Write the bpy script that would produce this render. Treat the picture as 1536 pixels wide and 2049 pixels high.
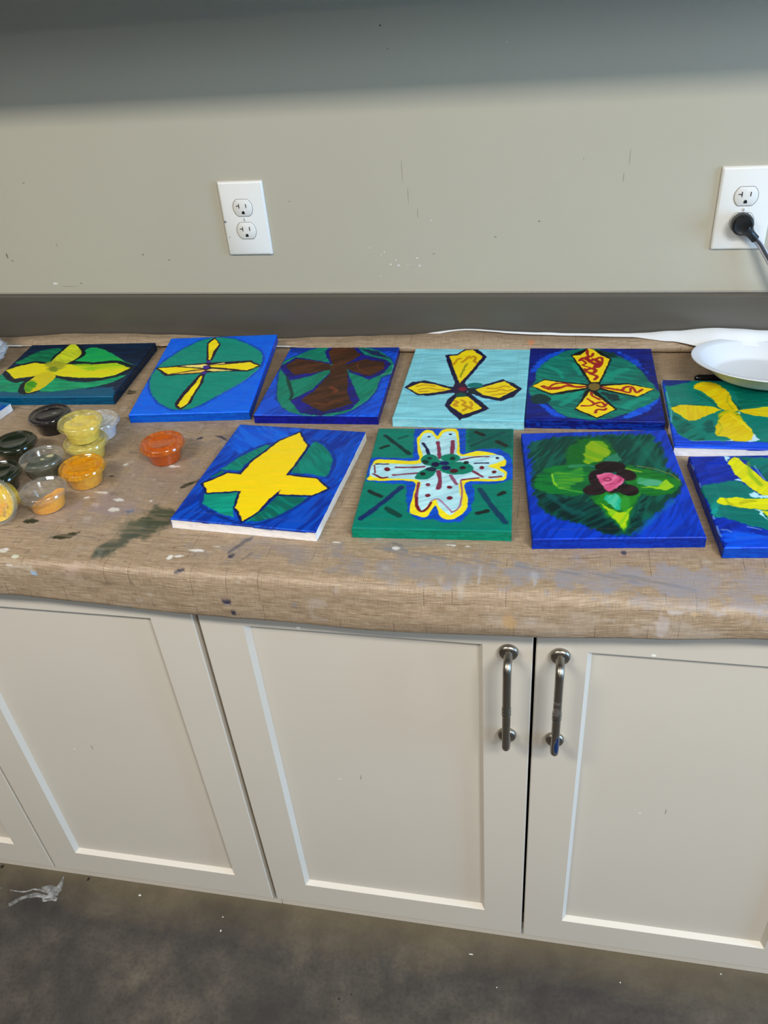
import bpy, bmesh, math, random
import numpy as np
from mathutils import Vector, Matrix

# ------------------------------------------------------------------ scene, camera, light
for o in list(bpy.data.objects):
    bpy.data.objects.remove(o, do_unlink=True)
scene = bpy.context.scene
COL = scene.collection

CAM = dict(loc=(0.1653, -1.4268, 1.5344), pitch=-0.6267, yaw=-0.2393, roll=-0.0932, f=1659.98)
def make_camera():
    p, y, r = CAM['pitch'], CAM['yaw'], CAM['roll']
    F = Vector((math.sin(y)*math.cos(p), math.cos(y)*math.cos(p), math.sin(p)))
    R0 = Vector((math.cos(y), -math.sin(y), 0)); U0 = R0.cross(F)
    R = R0*math.cos(r) + U0*math.sin(r); U = U0*math.cos(r) - R0*math.sin(r)
    cd = bpy.data.cameras.new('camera'); co = bpy.data.objects.new('camera', cd); COL.objects.link(co)
    m = Matrix((R, U, -F)).transposed().to_4x4(); m.translation = Vector(CAM['loc']); co.matrix_world = m
    cd.sensor_fit = 'HORIZONTAL'; cd.sensor_width = 36.0; cd.lens = CAM['f']*36.0/1536.0
    cd.clip_start = 0.02; cd.clip_end = 60
    scene.camera = co
make_camera()
vs = scene.view_settings
vs.view_transform = 'Standard'; vs.look = 'None'; vs.gamma = 1.0; vs.use_curve_mapping = False
vs.exposure = -0.38

def make_world():
    w = bpy.data.worlds.new('room_light'); scene.world = w; w.use_nodes = True
    nt = w.node_tree; nt.nodes.clear()
    out = nt.nodes.new('ShaderNodeOutputWorld'); bg = nt.nodes.new('ShaderNodeBackground')
    tc = nt.nodes.new('ShaderNodeTexCoord'); sep = nt.nodes.new('ShaderNodeSeparateXYZ')
    nt.links.new(tc.outputs['Generated'], sep.inputs[0])
    ramp = nt.nodes.new('ShaderNodeValToRGB'); mr = nt.nodes.new('ShaderNodeMapRange')
    mr.inputs['From Min'].default_value = -1; mr.inputs['From Max'].default_value = 1
    nt.links.new(sep.outputs['X'], mr.inputs['Value']); nt.links.new(mr.outputs[0], ramp.inputs[0])
    e = ramp.color_ramp.elements
    e[0].position = 0.0; e[0].color = (0.30, 0.27, 0.23, 1)
    e[1].position = 1.0; e[1].color = (0.42, 0.46, 0.54, 1)
    k = e.new(0.62); k.color = (0.30, 0.28, 0.26, 1)
    nt.links.new(ramp.outputs[0], bg.inputs['Color']); bg.inputs['Strength'].default_value = WORLD_STRENGTH
    nt.links.new(bg.outputs[0], out.inputs[0])
def area_light(name, loc, target, sx, sy, power, color):
    l = bpy.data.lights.new(name, 'AREA'); l.shape = 'RECTANGLE'; l.size = sx; l.size_y = sy
    l.energy = power; l.color = color
    o = bpy.data.objects.new(name, l); COL.objects.link(o); o.location = loc
    o.rotation_euler = (Vector(target)-Vector(loc)).to_track_quat('-Z', 'Y').to_euler()
    return o
WORLD_STRENGTH = 0.30
make_world()
# two rows of fluorescent ceiling fixtures, daylight from an open door on the right
area_light('ceiling_fixture_light', (-1.3, -2.1, 2.75), (-1.3, -2.1, 0), 1.2, 0.3, 76, (1.0, 0.955, 0.88))
area_light('ceiling_fixture_light', (1.2, -2.1, 2.75), (1.2, -2.1, 0), 1.2, 0.3, 76, (1.0, 0.955, 0.88))
area_light('ceiling_fixture_light', (0.0, -4.2, 2.75), (0.0, -4.2, 0), 1.2, 0.3, 26, (1.0, 0.955, 0.88))
area_light('doorway_daylight', (3.4, -1.15, 1.35), (0.2, -0.45, 0.8), 0.9, 1.7, 130, (0.32, 0.61, 1.0))
area_light('window_daylight', (1.9, -2.8, 2.65), (-0.2, -0.4, 0.9), 0.8, 0.6, 44, (0.78, 0.90, 1.0))

# ------------------------------------------------------------------ helpers
def s2l(c):
    c = np.asarray(c, float)/255.0
    return np.where(c <= 0.04045, c/12.92, ((c+0.055)/1.055)**2.4)
def rgb(*c):
    return tuple(float(v) for v in s2l(c)) + (1.0,)
def hexc(h):
    if not isinstance(h, str): return np.array(h, float)
    return np.array([int(h[i:i+2], 16) for i in (0, 2, 4)], float)

def new_mat(name, col, rough=0.5, metal=0.0, spec=0.5, coat=0.0):
    m = bpy.data.materials.new(name); m.use_nodes = True
    b = m.node_tree.nodes['Principled BSDF']
    b.inputs['Base Color'].default_value = col; b.inputs['Roughness'].default_value = rough
    b.inputs['Metallic'].default_value = metal; b.inputs['Specular IOR Level'].default_value = spec
    b.inputs['Coat Weight'].default_value = coat
    return m
def N(nt, t, **kw):
    n = nt.nodes.new(t)
    for k, v in kw.items(): setattr(n, k, v)
    return n
def link(nt, a, b): nt.links.new(a, b)
def math_(nt, op, a, b=None, clamp=False):
    n = N(nt, 'ShaderNodeMath', operation=op); n.use_clamp = clamp
    for i, v in enumerate((a, b)):
        if v is None: continue
        if hasattr(v, 'node'): link(nt, v, n.inputs[i])
        else: n.inputs[i].default_value = v
    return n.outputs[0]
def mixc(nt, fac, a, b, mode='MIX'):
    n = N(nt, 'ShaderNodeMix', data_type='RGBA', blend_type=mode)
    for s, v in ((n.inputs[0], fac), (n.inputs[6], a), (n.inputs[7], b)):
        if hasattr(v, 'node'): link(nt, v, s)
        else: s.default_value = v
    return n.outputs[2]
def noise(nt, vec, scale, detail=3, rough=0.55, dist=0.0):
    n = N(nt, 'ShaderNodeTexNoise'); n.inputs['Scale'].default_value = scale; n.inputs['Detail'].default_value = detail
    n.inputs['Roughness'].default_value = rough; n.inputs['Distortion'].default_value = dist
    link(nt, vec, n.inputs['Vector']); return n.outputs['Fac']
def mapping(nt, vec, scale=(1, 1, 1), loc=(0, 0, 0), rot=(0, 0, 0)):
    n = N(nt, 'ShaderNodeMapping'); n.inputs['Scale'].default_value = scale; n.inputs['Location'].default_value = loc
    n.inputs['Rotation'].default_value = rot; link(nt, vec, n.inputs['Vector']); return n.outputs[0]
def ramp(nt, fac, stops):
    n = N(nt, 'ShaderNodeValToRGB'); e = n.color_ramp.elements
    while len(e) < len(stops): e.new(0.5)
    for k, (p, c) in zip(e, stops):
        k.position = p; k.color = c if len(c) == 4 else tuple(c)+(1,)
    link(nt, fac, n.inputs[0]); return n.outputs[0]
def g(v): return (v, v, v, 1)
def bump(nt, bsdf, h, strength=0.3, dist=0.001):
    n = N(nt, 'ShaderNodeBump'); n.inputs['Strength'].default_value = strength; n.inputs['Distance'].default_value = dist
    link(nt, h, n.inputs['Height']); link(nt, n.outputs[0], bsdf.inputs['Normal'])
def spot_marks(nt, vec, col, marks):
    """small marks with a shape of their own: (x, y, z, rx, ry, rz, colour)"""
    nz = N(nt, 'ShaderNodeTexNoise'); nz.inputs['Scale'].default_value = 420; link(nt, vec, nz.inputs['Vector'])
    wob = N(nt, 'ShaderNodeVectorMath', operation='MULTIPLY_ADD')
    link(nt, nz.outputs['Color'], wob.inputs[0]); wob.inputs[1].default_value = (0.0016,)*3
    ad = N(nt, 'ShaderNodeVectorMath', operation='ADD'); ad.inputs[1].default_value = (-0.0008,)*3
    link(nt, vec, ad.inputs[0]); link(nt, ad.outputs[0], wob.inputs[2])
    for (x, y, z, rx, ry, rz, c) in marks:
        m = mapping(nt, wob.outputs[0], (1/rx, 1/ry, 1/rz), (-x/rx, -y/ry, -z/rz))
        ln = N(nt, 'ShaderNodeVectorMath', operation='LENGTH'); link(nt, m, ln.inputs[0])
        f = math_(nt, 'SUBTRACT', 1.25, ln.outputs['Value']); f = math_(nt, 'MULTIPLY', f, 2.5, True)
        col = mixc(nt, f, col, c)
    return col

def mesh_obj(name, verts, faces, mat, parent=None, smooth=True, angle=None, uvs=None):
    me = bpy.data.meshes.new(name); me.from_pydata([tuple(v) for v in verts], [], [tuple(f) for f in faces])
    me.validate(); me.update()
    o = bpy.data.objects.new(name, me); COL.objects.link(o)
    for m in (mat if isinstance(mat, (list, tuple)) else [mat]): me.materials.append(m)
    me.polygons.foreach_set('use_smooth', [smooth]*len(me.polygons))
    if angle is not None: me.set_sharp_from_angle(angle=math.radians(angle))
    if parent: o.parent = parent
    return o
def bm_obj(name, bm, mat, parent=None, smooth=False, angle=None):
    bmesh.ops.recalc_face_normals(bm, faces=bm.faces)
    me = bpy.data.meshes.new(name); bm.to_mesh(me); bm.free()
    o = bpy.data.objects.new(name, me); COL.objects.link(o)
    for m in (mat if isinstance(mat, (list, tuple)) else [mat]): me.materials.append(m)
    me.polygons.foreach_set('use_smooth', [smooth]*len(me.polygons))
    if angle is not None: me.set_sharp_from_angle(angle=math.radians(angle))
    if parent: o.parent = parent
    return o
def grid_mesh(name, P, mat, parent=None, flip=False, closed_u=False):
    """P: rows x cols x 3 array -> one smooth grid mesh"""
    nr, nc = P.shape[:2]
    idx = np.arange(nr*nc).reshape(nr, nc)
    if closed_u: idx = np.concatenate([idx, idx[:, :1]], 1)
    q = np.stack([idx[:-1, :-1], idx[:-1, 1:], idx[1:, 1:], idx[1:, :-1]], -1).reshape(-1, 4)
    if flip: q = q[:, ::-1]
    me = bpy.data.meshes.new(name)
    me.vertices.add(nr*nc); me.vertices.foreach_set('co', P.reshape(-1).astype(np.float32))
    me.loops.add(q.size); me.loops.foreach_set('vertex_index', q.reshape(-1).astype(np.int32))
    me.polygons.add(len(q)); me.polygons.foreach_set('loop_start', np.arange(0, q.size, 4, dtype=np.int32))
    me.update(calc_edges=True)
    me.polygons.foreach_set('use_smooth', np.ones(len(q), bool))
    me.materials.append(mat)
    o = bpy.data.objects.new(name, me); COL.objects.link(o)
    if parent: o.parent = parent
    return o
def set_color(o, name, C):
    a = o.data.attributes.new(name, 'FLOAT_COLOR', 'POINT')
    C = np.concatenate([C.reshape(-1, C.shape[-1]), np.ones((C.reshape(-1, C.shape[-1]).shape[0], 4-C.shape[-1]))], 1)
    a.data.foreach_set('color', C.reshape(-1).astype(np.float32))
def add_box(bm, lo, hi, bev=0.0, seg=2):
    r = bmesh.ops.create_cube(bm, size=1.0)
    lo, hi = Vector(lo), Vector(hi)
    for v in r['verts']:
        v.co = Vector(((v.co.x+.5)*(hi.x-lo.x)+lo.x, (v.co.y+.5)*(hi.y-lo.y)+lo.y, (v.co.z+.5)*(hi.z-lo.z)+lo.z))
    if bev > 0:
        es = list({e for v in r['verts'] for e in v.link_edges})
        bmesh.ops.bevel(bm, geom=es, offset=bev, segments=seg, profile=0.5, affect='EDGES')
def lathe(profile, n=48):
    V = []; F = []
    for r, z in profile:
        for k in range(n):
            a = 2*math.pi*k/n; V.append((r*math.cos(a), r*math.sin(a), z))
    for i in range(len(profile)-1):
        for k in range(n):
            k2 = (k+1) % n; F.append((i*n+k, i*n+k2, (i+1)*n+k2, (i+1)*n+k))
    return V, F
def tube(path, rad, n=16, cap=True):
    path = [Vector(p) for p in path]; V = []; F = []
    if not hasattr(rad, '__len__'): rad = [rad]*len(path)
    prev = None
    for i, p in enumerate(path):
        t = (path[min(i+1, len(path)-1)]-path[max(i-1, 0)]).normalized()
        if prev is None:
            u = t.orthogonal().normalized()
        else:
            u = (prev - t*prev.dot(t)).normalized()
        prev = u; w = t.cross(u)
        for k in range(n):
            a = 2*math.pi*k/n; V.append(p + (u*math.cos(a)+w*math.sin(a))*rad[i])
    for i in range(len(path)-1):
        for k in range(n):
            k2 = (k+1) % n; F.append((i*n+k, i*n+k2, (i+1)*n+k2, (i+1)*n+k))
    if cap:
        F.append(tuple(range(n-1, -1, -1))); F.append(tuple((len(path)-1)*n+k for k in range(n)))
    return V, F
def smooth_path(pts, n=6):
    pts = [Vector(p) for p in pts]; out = []
    for i in range(len(pts)-1):
        p0 = pts[max(i-1, 0)]; p1 = pts[i]; p2 = pts[i+1]; p3 = pts[min(i+2, len(pts)-1)]
        for k in range(n):
            t = k/n
            out.append(0.5*((2*p1)+(p2-p0)*t+(2*p0-5*p1+4*p2-p3)*t*t+(3*p1-p0-3*p2+p3)*t**3))
    out.append(pts[-1]); return out
def thing(name, label, cat, loc=(0, 0, 0), rotz=0.0, group=None):
    o = bpy.data.objects.new(name, None); COL.objects.link(o); o.location = loc; o.rotation_euler = (0, 0, rotz)
    o.empty_display_size = 0.02
    tag(o, label, cat, group); return o
def tag(o, label, cat, group=None):
    o['label'] = label; o['category'] = cat
    if group: o['group'] = group
def struct(o): o['kind'] = 'structure'; return o

_rng = np.random.RandomState(7); _LAT = _rng.rand(256, 256)
def vnoise(x, y, seed=0):
    x = x + seed*17.31; y = y + seed*9.77
    xi = np.floor(x).astype(int); yi = np.floor(y).astype(int); fx = x-xi; fy = y-yi
    fx = fx*fx*(3-2*fx); fy = fy*fy*(3-2*fy)
    a = _LAT[xi & 255, yi & 255]; b = _LAT[(xi+1) & 255, yi & 255]; c = _LAT[xi & 255, (yi+1) & 255]; d = _LAT[(xi+1) & 255, (yi+1) & 255]
    return (a*(1-fx)+b*fx)*(1-fy)+(c*(1-fx)+d*fx)*fy
def sstep(a, b, x):
    t = np.clip((x-a)/(b-a), 0, 1); return t*t*(3-2*t)

ZC = 0.8767      # top of the tablecloth
YF = -0.6681     # cabinet door fronts

# ------------------------------------------------------------------ materials of the setting
def wall_material():
    m = new_mat('painted_wall', rgb(176, 172, 158), 0.55, spec=0.35); nt = m.node_tree; b = nt.nodes['Principled BSDF']
    tc = N(nt, 'ShaderNodeTexCoord').outputs['Object']
    n1 = noise(nt, tc, 2.5, 4); n2 = noise(nt, tc, 420, 2); n3 = noise(nt, mapping(nt, tc, (3, 1, 9)), 3, 5)
    c = mixc(nt, n1, rgb(177, 170, 151), rgb(186, 180, 162))
    c = mixc(nt, math_(nt, 'MULTIPLY', n3, 0.25), c, rgb(178, 174, 160))
    W = rgb(222, 222, 216); D = rgb(128, 120, 104); K = rgb(84, 78, 68); B = rgb(158, 151, 134)
    marks = []
    for (x, z, rx, rz, cc) in WALL_MARKS:
        marks.append((x, 0, z, max(rx*.62, .0008), 1.0, max(rz*.62, .0008), dict(W=W, D=D, K=K, B=B)[cc]))
    c = spot_marks(nt, tc, c, marks)
    link(nt, c, b.inputs['Base Color']); bump(nt, b, n2, 0.12, 0.0006)
    return m
WALL_MARKS = [(-0.138, 1.044, .0016, .002, 'W'), (-0.128, 1.022, .0022, .0022, 'W'), (-0.118, 1.03, .0014, .002, 'W'), (-0.114, 1.020, .003, .0022, 'W'), (-0.097, 1.022, .0012, .001, 'W'),
    (-0.080, 1.033, .003, .0016, 'W'), (-0.076, 1.019, .002, .003, 'W'), (-0.148, 1.0, .0014, .001, 'W'), (-0.144, 1.04, .0015, .0012, 'W'), (-0.164, 1.052, .001, .001, 'W'), (-0.050, 1.04, .004, .0012, 'D'),
    (-0.052, 1.098, .0015, .0015, 'W'), (-0.118, 1.392, .0022, .0018, 'K'), (-0.109, 1.36, .0015, .0015, 'D'), (0.073, 1.36, .0012, .0012, 'W'),
    (-0.885, 1.046, .003, .008, 'D'), (-0.877, 1.036, .005, .0014, 'D'), (-0.93, 1.04, .004, .0012, 'D'), (-0.772, 1.066, .0018, .006, 'B'), (-0.80, 1.18, .004, .0012, 'D'),
    (-0.60, 1.045, .003, .002, 'D'), (-0.55, 1.034, .004, .0014, 'D'), (-0.745, 0.99, .003, .0014, 'K'), (-0.80, 0.99, .008, .003, 'W'), (-0.77, .984, .03, .0012, 'B'),
    (0.13, 1.093, .0025, .0012, 'K'), (0.057, 1.068, .0035, .001, 'D'), (0.26, 1.16, .0015, .012, 'B'), (0.267, 1.19, .0009, .02, 'B'), (0.196, 1.19, .001, .0028, 'B'),
    (-0.098, 1.18, .0007, .03, 'B'), (-0.09, 1.14, .0007, .022, 'B'), (-0.075, 1.11, .0007, .014, 'B'), (-0.30, 1.135, .002, .0012, 'D')]

def concrete_material():
    m = new_mat('stained_concrete', rgb(80, 76, 70), 0.45, spec=0.35); nt = m.node_tree; b = nt.nodes['Principled BSDF']
    tc = N(nt, 'ShaderNodeTexCoord').outputs['Object']
    n1 = noise(nt, tc, 5, 6, 0.6, 0.6); n2 = noise(nt, mapping(nt, tc, (1, 1, 1), (3, 1, 0)), 16, 6, 0.65); n3 = noise(nt, tc, 140, 3)
    c = ramp(nt, n1, [(0.25, rgb(46, 42, 40)), (0.45, rgb(68, 63, 58)), (0.6, rgb(86, 79, 69)), (0.78, rgb(112, 102, 86))])
    c = mixc(nt, ramp(nt, n2, [(0.35, g(0.7)), (0.6, g(0))]), c, rgb(52, 48, 46))
    c = mixc(nt, ramp(nt, n3, [(0.3, g(0.4)), (0.55, g(0))]), c, rgb(44, 41, 39))
    sc = noise(nt, mapping(nt, tc, (60, 4, 1), (0, 0, 0), (0, 0, 0.35)), 3, 4)
    c = mixc(nt, ramp(nt, sc, [(0.66, g(0)), (0.86, g(0.16))]), c, rgb(134, 126, 114))
    # the strip along the cabinet is toned lighter and browner
    sep = N(nt, 'ShaderNodeSeparateXYZ'); link(nt, tc, sep.inputs[0])
    band = N(nt, 'ShaderNodeMapRange'); band.inputs['From Min'].default_value = -0.74; band.inputs['From Max'].default_value = -0.66
    ny = math_(nt, 'ADD', sep.outputs['Y'], math_(nt, 'MULTIPLY', math_(nt, 'SUBTRACT', n1, 0.5), 0.12)); link(nt, ny, band.inputs['Value'])
    c = mixc(nt, math_(nt, 'MULTIPLY', band.outputs[0], 0.5, True), c, rgb(116, 103, 78))
    W = rgb(214, 212, 206); K = rgb(34, 28, 24)
    mk = []
    for (x, y, rx, ry, cc) in [(-0.585, -0.672, .004, .003, W), (-0.40, -0.716, .0022, .003, W), (-0.405, -0.69, .0012, .0012, W), (-0.88, -0.70, .004, .004, W), (-0.705, -0.655, .004, .006, K), (-0.90, -0.655, .006, .006, K),
                          
                          (0.07, -0.69, .006, .0012, W), (0.12, -0.74, .0016, .0012, W), (0.33, -0.70, .0014, .0014, W), (0.50, -0.66, .0012, .002, W), (-0.15, -0.80, .003, .003, rgb(36, 28, 28)), (-0.13, -0.79, .002, .003, rgb(36, 28, 28))]:
        mk.append((x, y, 0, max(rx*.6, .001), max(ry*.6, .001), 1.0, cc))
    c = spot_marks(nt, tc, c, mk)
    link(nt, c, b.inputs['Base Color'])
    r = ramp(nt, n2, [(0.3, g(0.36)), (0.7, g(0.6))]); link(nt, r, b.inputs['Roughness'])
    bump(nt, b, n2, 0.18, 0.002)
    return m
def cabinet_material():
    m = new_mat('cream_cabinet_paint', rgb(214, 205, 190), 0.42, spec=0.4); nt = m.node_tree; b = nt.nodes['Principled BSDF']
    tc = N(nt, 'ShaderNodeTexCoord').outputs['Object']; n1 = noise(nt, tc, 3, 3); n2 = noise(nt, tc, 300, 2)
    c = mixc(nt, n1, rgb(203, 195, 182), rgb(212, 205, 192)); 
    W = rgb(244, 242, 236); K = rgb(92, 82, 70)
    c = spot_marks(nt, tc, c, [(x, 0, z, rx, 1.0, rz, cc) for (x, z, rx, rz, cc) in
        [(-0.083, 0.715, .0026, .002, W), (0.292, 0.285, .004, .002, W), (0.30, 0.28, .002, .0016, W), (-0.03, 0.39, .0007, .006, rgb(150, 140, 122)), (-0.065, 0.38, .002, .001, W), (0.43, 0.17, .001, .003, K), (0.232, 0.73, .0016, .0035, W), (-0.50, 0.8, .006, .0014, rgb(206, 196, 120)), (-0.41, 0.63, .0022, .001, rgb(196, 170, 140))]])
    link(nt, c, b.inputs['Base Color']); bump(nt, b, n2, 0.08, 0.0004)
    return m
M_WALL = wall_material(); M_FLOOR = concrete_material(); M_CAB = cabinet_material()
M_TRIM = new_mat('dark_taupe_laminate', rgb(84, 79, 71), 0.34, spec=0.5)
def trim_nodes():
    nt = M_TRIM.node_tree; b = nt.nodes['Principled BSDF']; tc = N(nt, 'ShaderNodeTexCoord').outputs['Object']
    n1 = noise(nt, mapping(nt, tc, (1, 1, 5)), 4, 4)
    c = mixc(nt, n1, rgb(80, 75, 66), rgb(90, 85, 77)); W = rgb(210, 206, 196)
    c = spot_marks(nt, tc, c, [(x, 0, z, rx, 1.0, rz, W) for (x, z, rx, rz) in [(0.427, 0.935, .002, .003), (0.433, 0.947, .001, .001), (-0.62, 0.955, .0035, .001), (-0.66, 0.945, .0025, .001), (-0.30, 0.955, .005, .001), (-0.215, 0.955, .002, .001), (-0.18, 0.893, .003, .002), (0.33, 0.925, .001, .004), (-0.82, 0.93, .002, .001), (0.1, 0.915, .0016, .002)]])
    link(nt, c, b.inputs['Base Color'])
trim_nodes()
M_DARK = new_mat('unlit_gap_black', rgb(14, 13, 12), 0.7)
M_SLAB = new_mat('counter_laminate', rgb(120, 112, 100), 0.5)
M_NICKEL = new_mat('brushed_nickel', rgb(158, 151, 140), 0.36, metal=1.0)
def nickel_nodes():
    nt = M_NICKEL.node_tree; b = nt.nodes['Principled BSDF']; tc = N(nt, 'ShaderNodeTexCoord').outputs['Object']
    n1 = noise(nt, mapping(nt, tc, (300, 300, 8)), 4, 3); link(nt, ramp(nt, n1, [(0.2, g(0.24)), (0.8, g(0.42))]), b.inputs['Roughness'])
nickel_nodes()
M_NICKEL_PAINT = M_NICKEL.copy(); M_NICKEL_PAINT.name = 'brushed_nickel_with_paint_smears'
def nickel_paint_nodes():
    nt = M_NICKEL_PAINT.node_tree; b = nt.nodes['Principled BSDF']; tc = N(nt, 'ShaderNodeTexCoord').outputs['Object']
    BL = rgb(10, 42, 86); GR = rgb(214, 210, 205)
    base = b.inputs['Base Color'].default_value[:]
    c = spot_marks(nt, tc, base, [(0.002, -0.038, -0.058, .0035, .02, .013, BL), (0.003, -0.038, -0.045, .002, .02, .008, BL), (-0.001, -0.038, 0.028, .004, .02, .003, GR), (-0.001, -0.038, 0.012, .004, .02, .008, rgb(216, 208, 206)), (0, -0.038, -0.003, .004, .02, .002, rgb(150, 146, 146))])
    link(nt, c, b.inputs['Base Color'])
    mt = spot_marks(nt, tc, g(1.0), [(0.002, -0.038, -0.058, .0035, .02, .013, g(0)), (0.003, -0.038, -0.045, .002, .02, .008, g(0))]); link(nt, mt, b.inputs['Metallic'])
nickel_paint_nodes()

# ------------------------------------------------------------------ the setting
def plain_box(name, lo, hi, mat, parent=None, bev=0.0):
    bm = bmesh.new(); add_box(bm, lo, hi, bev); return bm_obj(name, bm, mat, parent, bev > 0, 30 if bev > 0 else None)
struct(plain_box('wall_back', (-2.6, 0.0, 0.0), (2.4, 0.12, 2.8), M_WALL))
struct(plain_box('floor', (-2.6, -3.2, -0.1), (2.4, 0.12, 0.0), M_FLOOR))
struct(plain_box('unseen_upper_cabinet', (-2.6, -0.33, 1.52), (2.4, 0.0, 2.8), M_WALL))  # unseen plain block for the inferred wall cabinet, shades the top of the wall

# countertop with backsplash board
ct = thing('countertop', 'long laminate countertop with dark taupe backsplash board along the wall', 'countertop', (0, 0, ZC-0.0025))
ct_y0 = -0.6895
plain_box('slab', (-1.75, ct_y0, -0.038), (1.15, 0.0, 0.0), M_SLAB, ct, 0.0125)
bm = bmesh.new(); add_box(bm, (-1.75, -0.0193, 0.0), (1.15, 0.0, 0.0951), 0.0012); bm_obj('backsplash', bm, M_TRIM, ct, True, 30)
bm = bmesh.new(); add_box(bm, (-1.75, -0.004, 0.0951), (1.15, 0.0, 0.0975), 0.0008)
bm_obj('caulk_line', bm, new_mat('grey_caulk', rgb(150, 146, 134), 0.6), ct, True, 30)

# ------------------------------------------------------------------ base cabinets
def door_bm(w, h, stile=0.0637, ch=0.006, rec=0.0085, th=0.02):
    bm = bmesh.new()
    def loop(ins, y):
        return [bm.verts.new(v) for v in ((-w/2+ins, y, ins), (w/2-ins, y, ins), (w/2-ins, y, h-ins), (-w/2+ins, y, h-ins))]
    ls = [loop(0.0, 0.0), loop(0.0, -th+0.0014), loop(0.0014, -th), loop(stile, -th), loop(stile+ch, -th+rec), ]
    for a, b in zip(ls[:-1], ls[1:]):
        for i in range(4):
            j = (i+1) % 4; bm.faces.new((a[i], a[j], b[j], b[i]))
    bm.faces.new(ls[-1]); bm.faces.new(ls[0][::-1])
    return bm
def handle_parts(mat, parent, x, zc):
    path = []; rad = []
    R = 0.0055; out = 0.030; half = 0.0809; br = 0.011
    pts = [(0, -0.004, half), (0, -(out-br), half)]
    for k in range(1, 9):
        a = k/8*math.pi/2; pts.append((0, -(out-br)-br*math.sin(a), half-br+br*math.cos(a)))
    n = 170
    for k in range(1, n):
        pts.append((0, -out, (half-br)*(1-2*k/n)))
    for k in range(0, 9):
        a = k/8*math.pi/2; pts.append((0, -(out-br)-br*math.cos(a), -(half-br)-br*math.sin(a)))
    pts.append((0, -0.004, -half))
    rr = []
    for p in pts:
        r = R
        if p[1] <= -out+1e-6:
            for c in (0.006, 0.0, -0.006):
                r += 0.0008*math.exp(-((p[2]-c)/0.0011)**2)
        if abs(p[1]) < 0.012: r += 0.0012*(1-abs(p[1])/0.012)
        rr.append(r)
    V, F = tube(pts, rr, 20)
    prof = [(0.0, 0.0), (0.0122, 0.0), (0.0128, 0.0012), (0.0126, 0.0042), (0.0115, 0.0066), (0.009, 0.0078), (0.0055, 0.0086), (0.0, 0.0088)]
    for s in (1, -1):
        v2, f2 = lathe(prof, 28); off = len(V)
        V += [Vector((p[0], -p[2], p[1]+s*half)) for p in v2]; F += [tuple(i+off for i in f) for f in f2]
    o = mesh_obj('handle', V, F, mat, parent, True, 50)
    o.location = (x, -0.02, zc); return o
CAB_TOP = ZC-0.0405
def base_cabinet(x0, x1, label, mats):
    xc = (x0+x1)/2
    t = thing('base_cabinet', label, 'cabinet', (xc, YF+0.02, 0), 0, 'painted base cabinets under the counter')
    w = x1-x0
    bm = bmesh.new()
    add_box(bm, (-w/2+.0005, 0.0, 0.0), (w/2-.0005, 0.0185, 0.058), .001)      # bottom rail, down to the floor
    add_box(bm, (-w/2+.0005, 0.0, 0.80), (w/2-.0005, 0.0185, CAB_TOP))          # top rail
    add_box(bm, (-w/2+.0005, 0.0, 0.058), (-w/2+.04, 0.0185, 0.80)); add_box(bm, (w/2-.04, 0.0, 0.058), (w/2-.0005, 0.0185, 0.80))
    bm_obj('face_frame', bm, M_CAB, t)
    bm = bmesh.new()
    add_box(bm, (-w/2+.001, 0.019, 0.0), (-w/2+.018, 0.64, CAB_TOP)); add_box(bm, (w/2-.018, 0.019, 0.0), (w/2-.001, 0.64, CAB_TOP))
    add_box(bm, (-w/2+.018, 0.019, 0.04), (w/2-.018, 0.63, 0.056)); add_box(bm, (-w/2+.018, 0.625, 0.056), (w/2-.018, 0.64, CAB_TOP))
    add_box(bm, (-w/2+.018, 0.15, 0.42), (w/2-.018, 0.62, 0.436))
    bm_obj('carcass', bm, M_DARK_IN, t)
    dw = w/2 - 0.004 - 0.0018
    for s in (-1, 1):
        d = bm_obj('door', door_bm(dw, DOOR_H), M_CAB, t)
        d.location = (s*(0.0018+dw/2), -0.0005, 0.0552)
        handle_parts(mats[0 if s < 0 else 1], d, -s*(dw/2-0.0305), 0.6776-0.0552)
    return t
DOOR_H = 0.83-0.0552
M_DARK_IN = new_mat('cabinet_inside', rgb(70, 62, 52), 0.7)
base_cabinet(-1.2106, -0.299+.0013, 'cream shaker base cabinet at the left, cut off by the photo\'s left edge', (M_NICKEL, M_NICKEL))
base_cabinet(-0.299+.0013, 0.6151, 'cream shaker base cabinet with the two visible nickel bar handles side by side', (M_NICKEL, M_NICKEL_PAINT))

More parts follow.
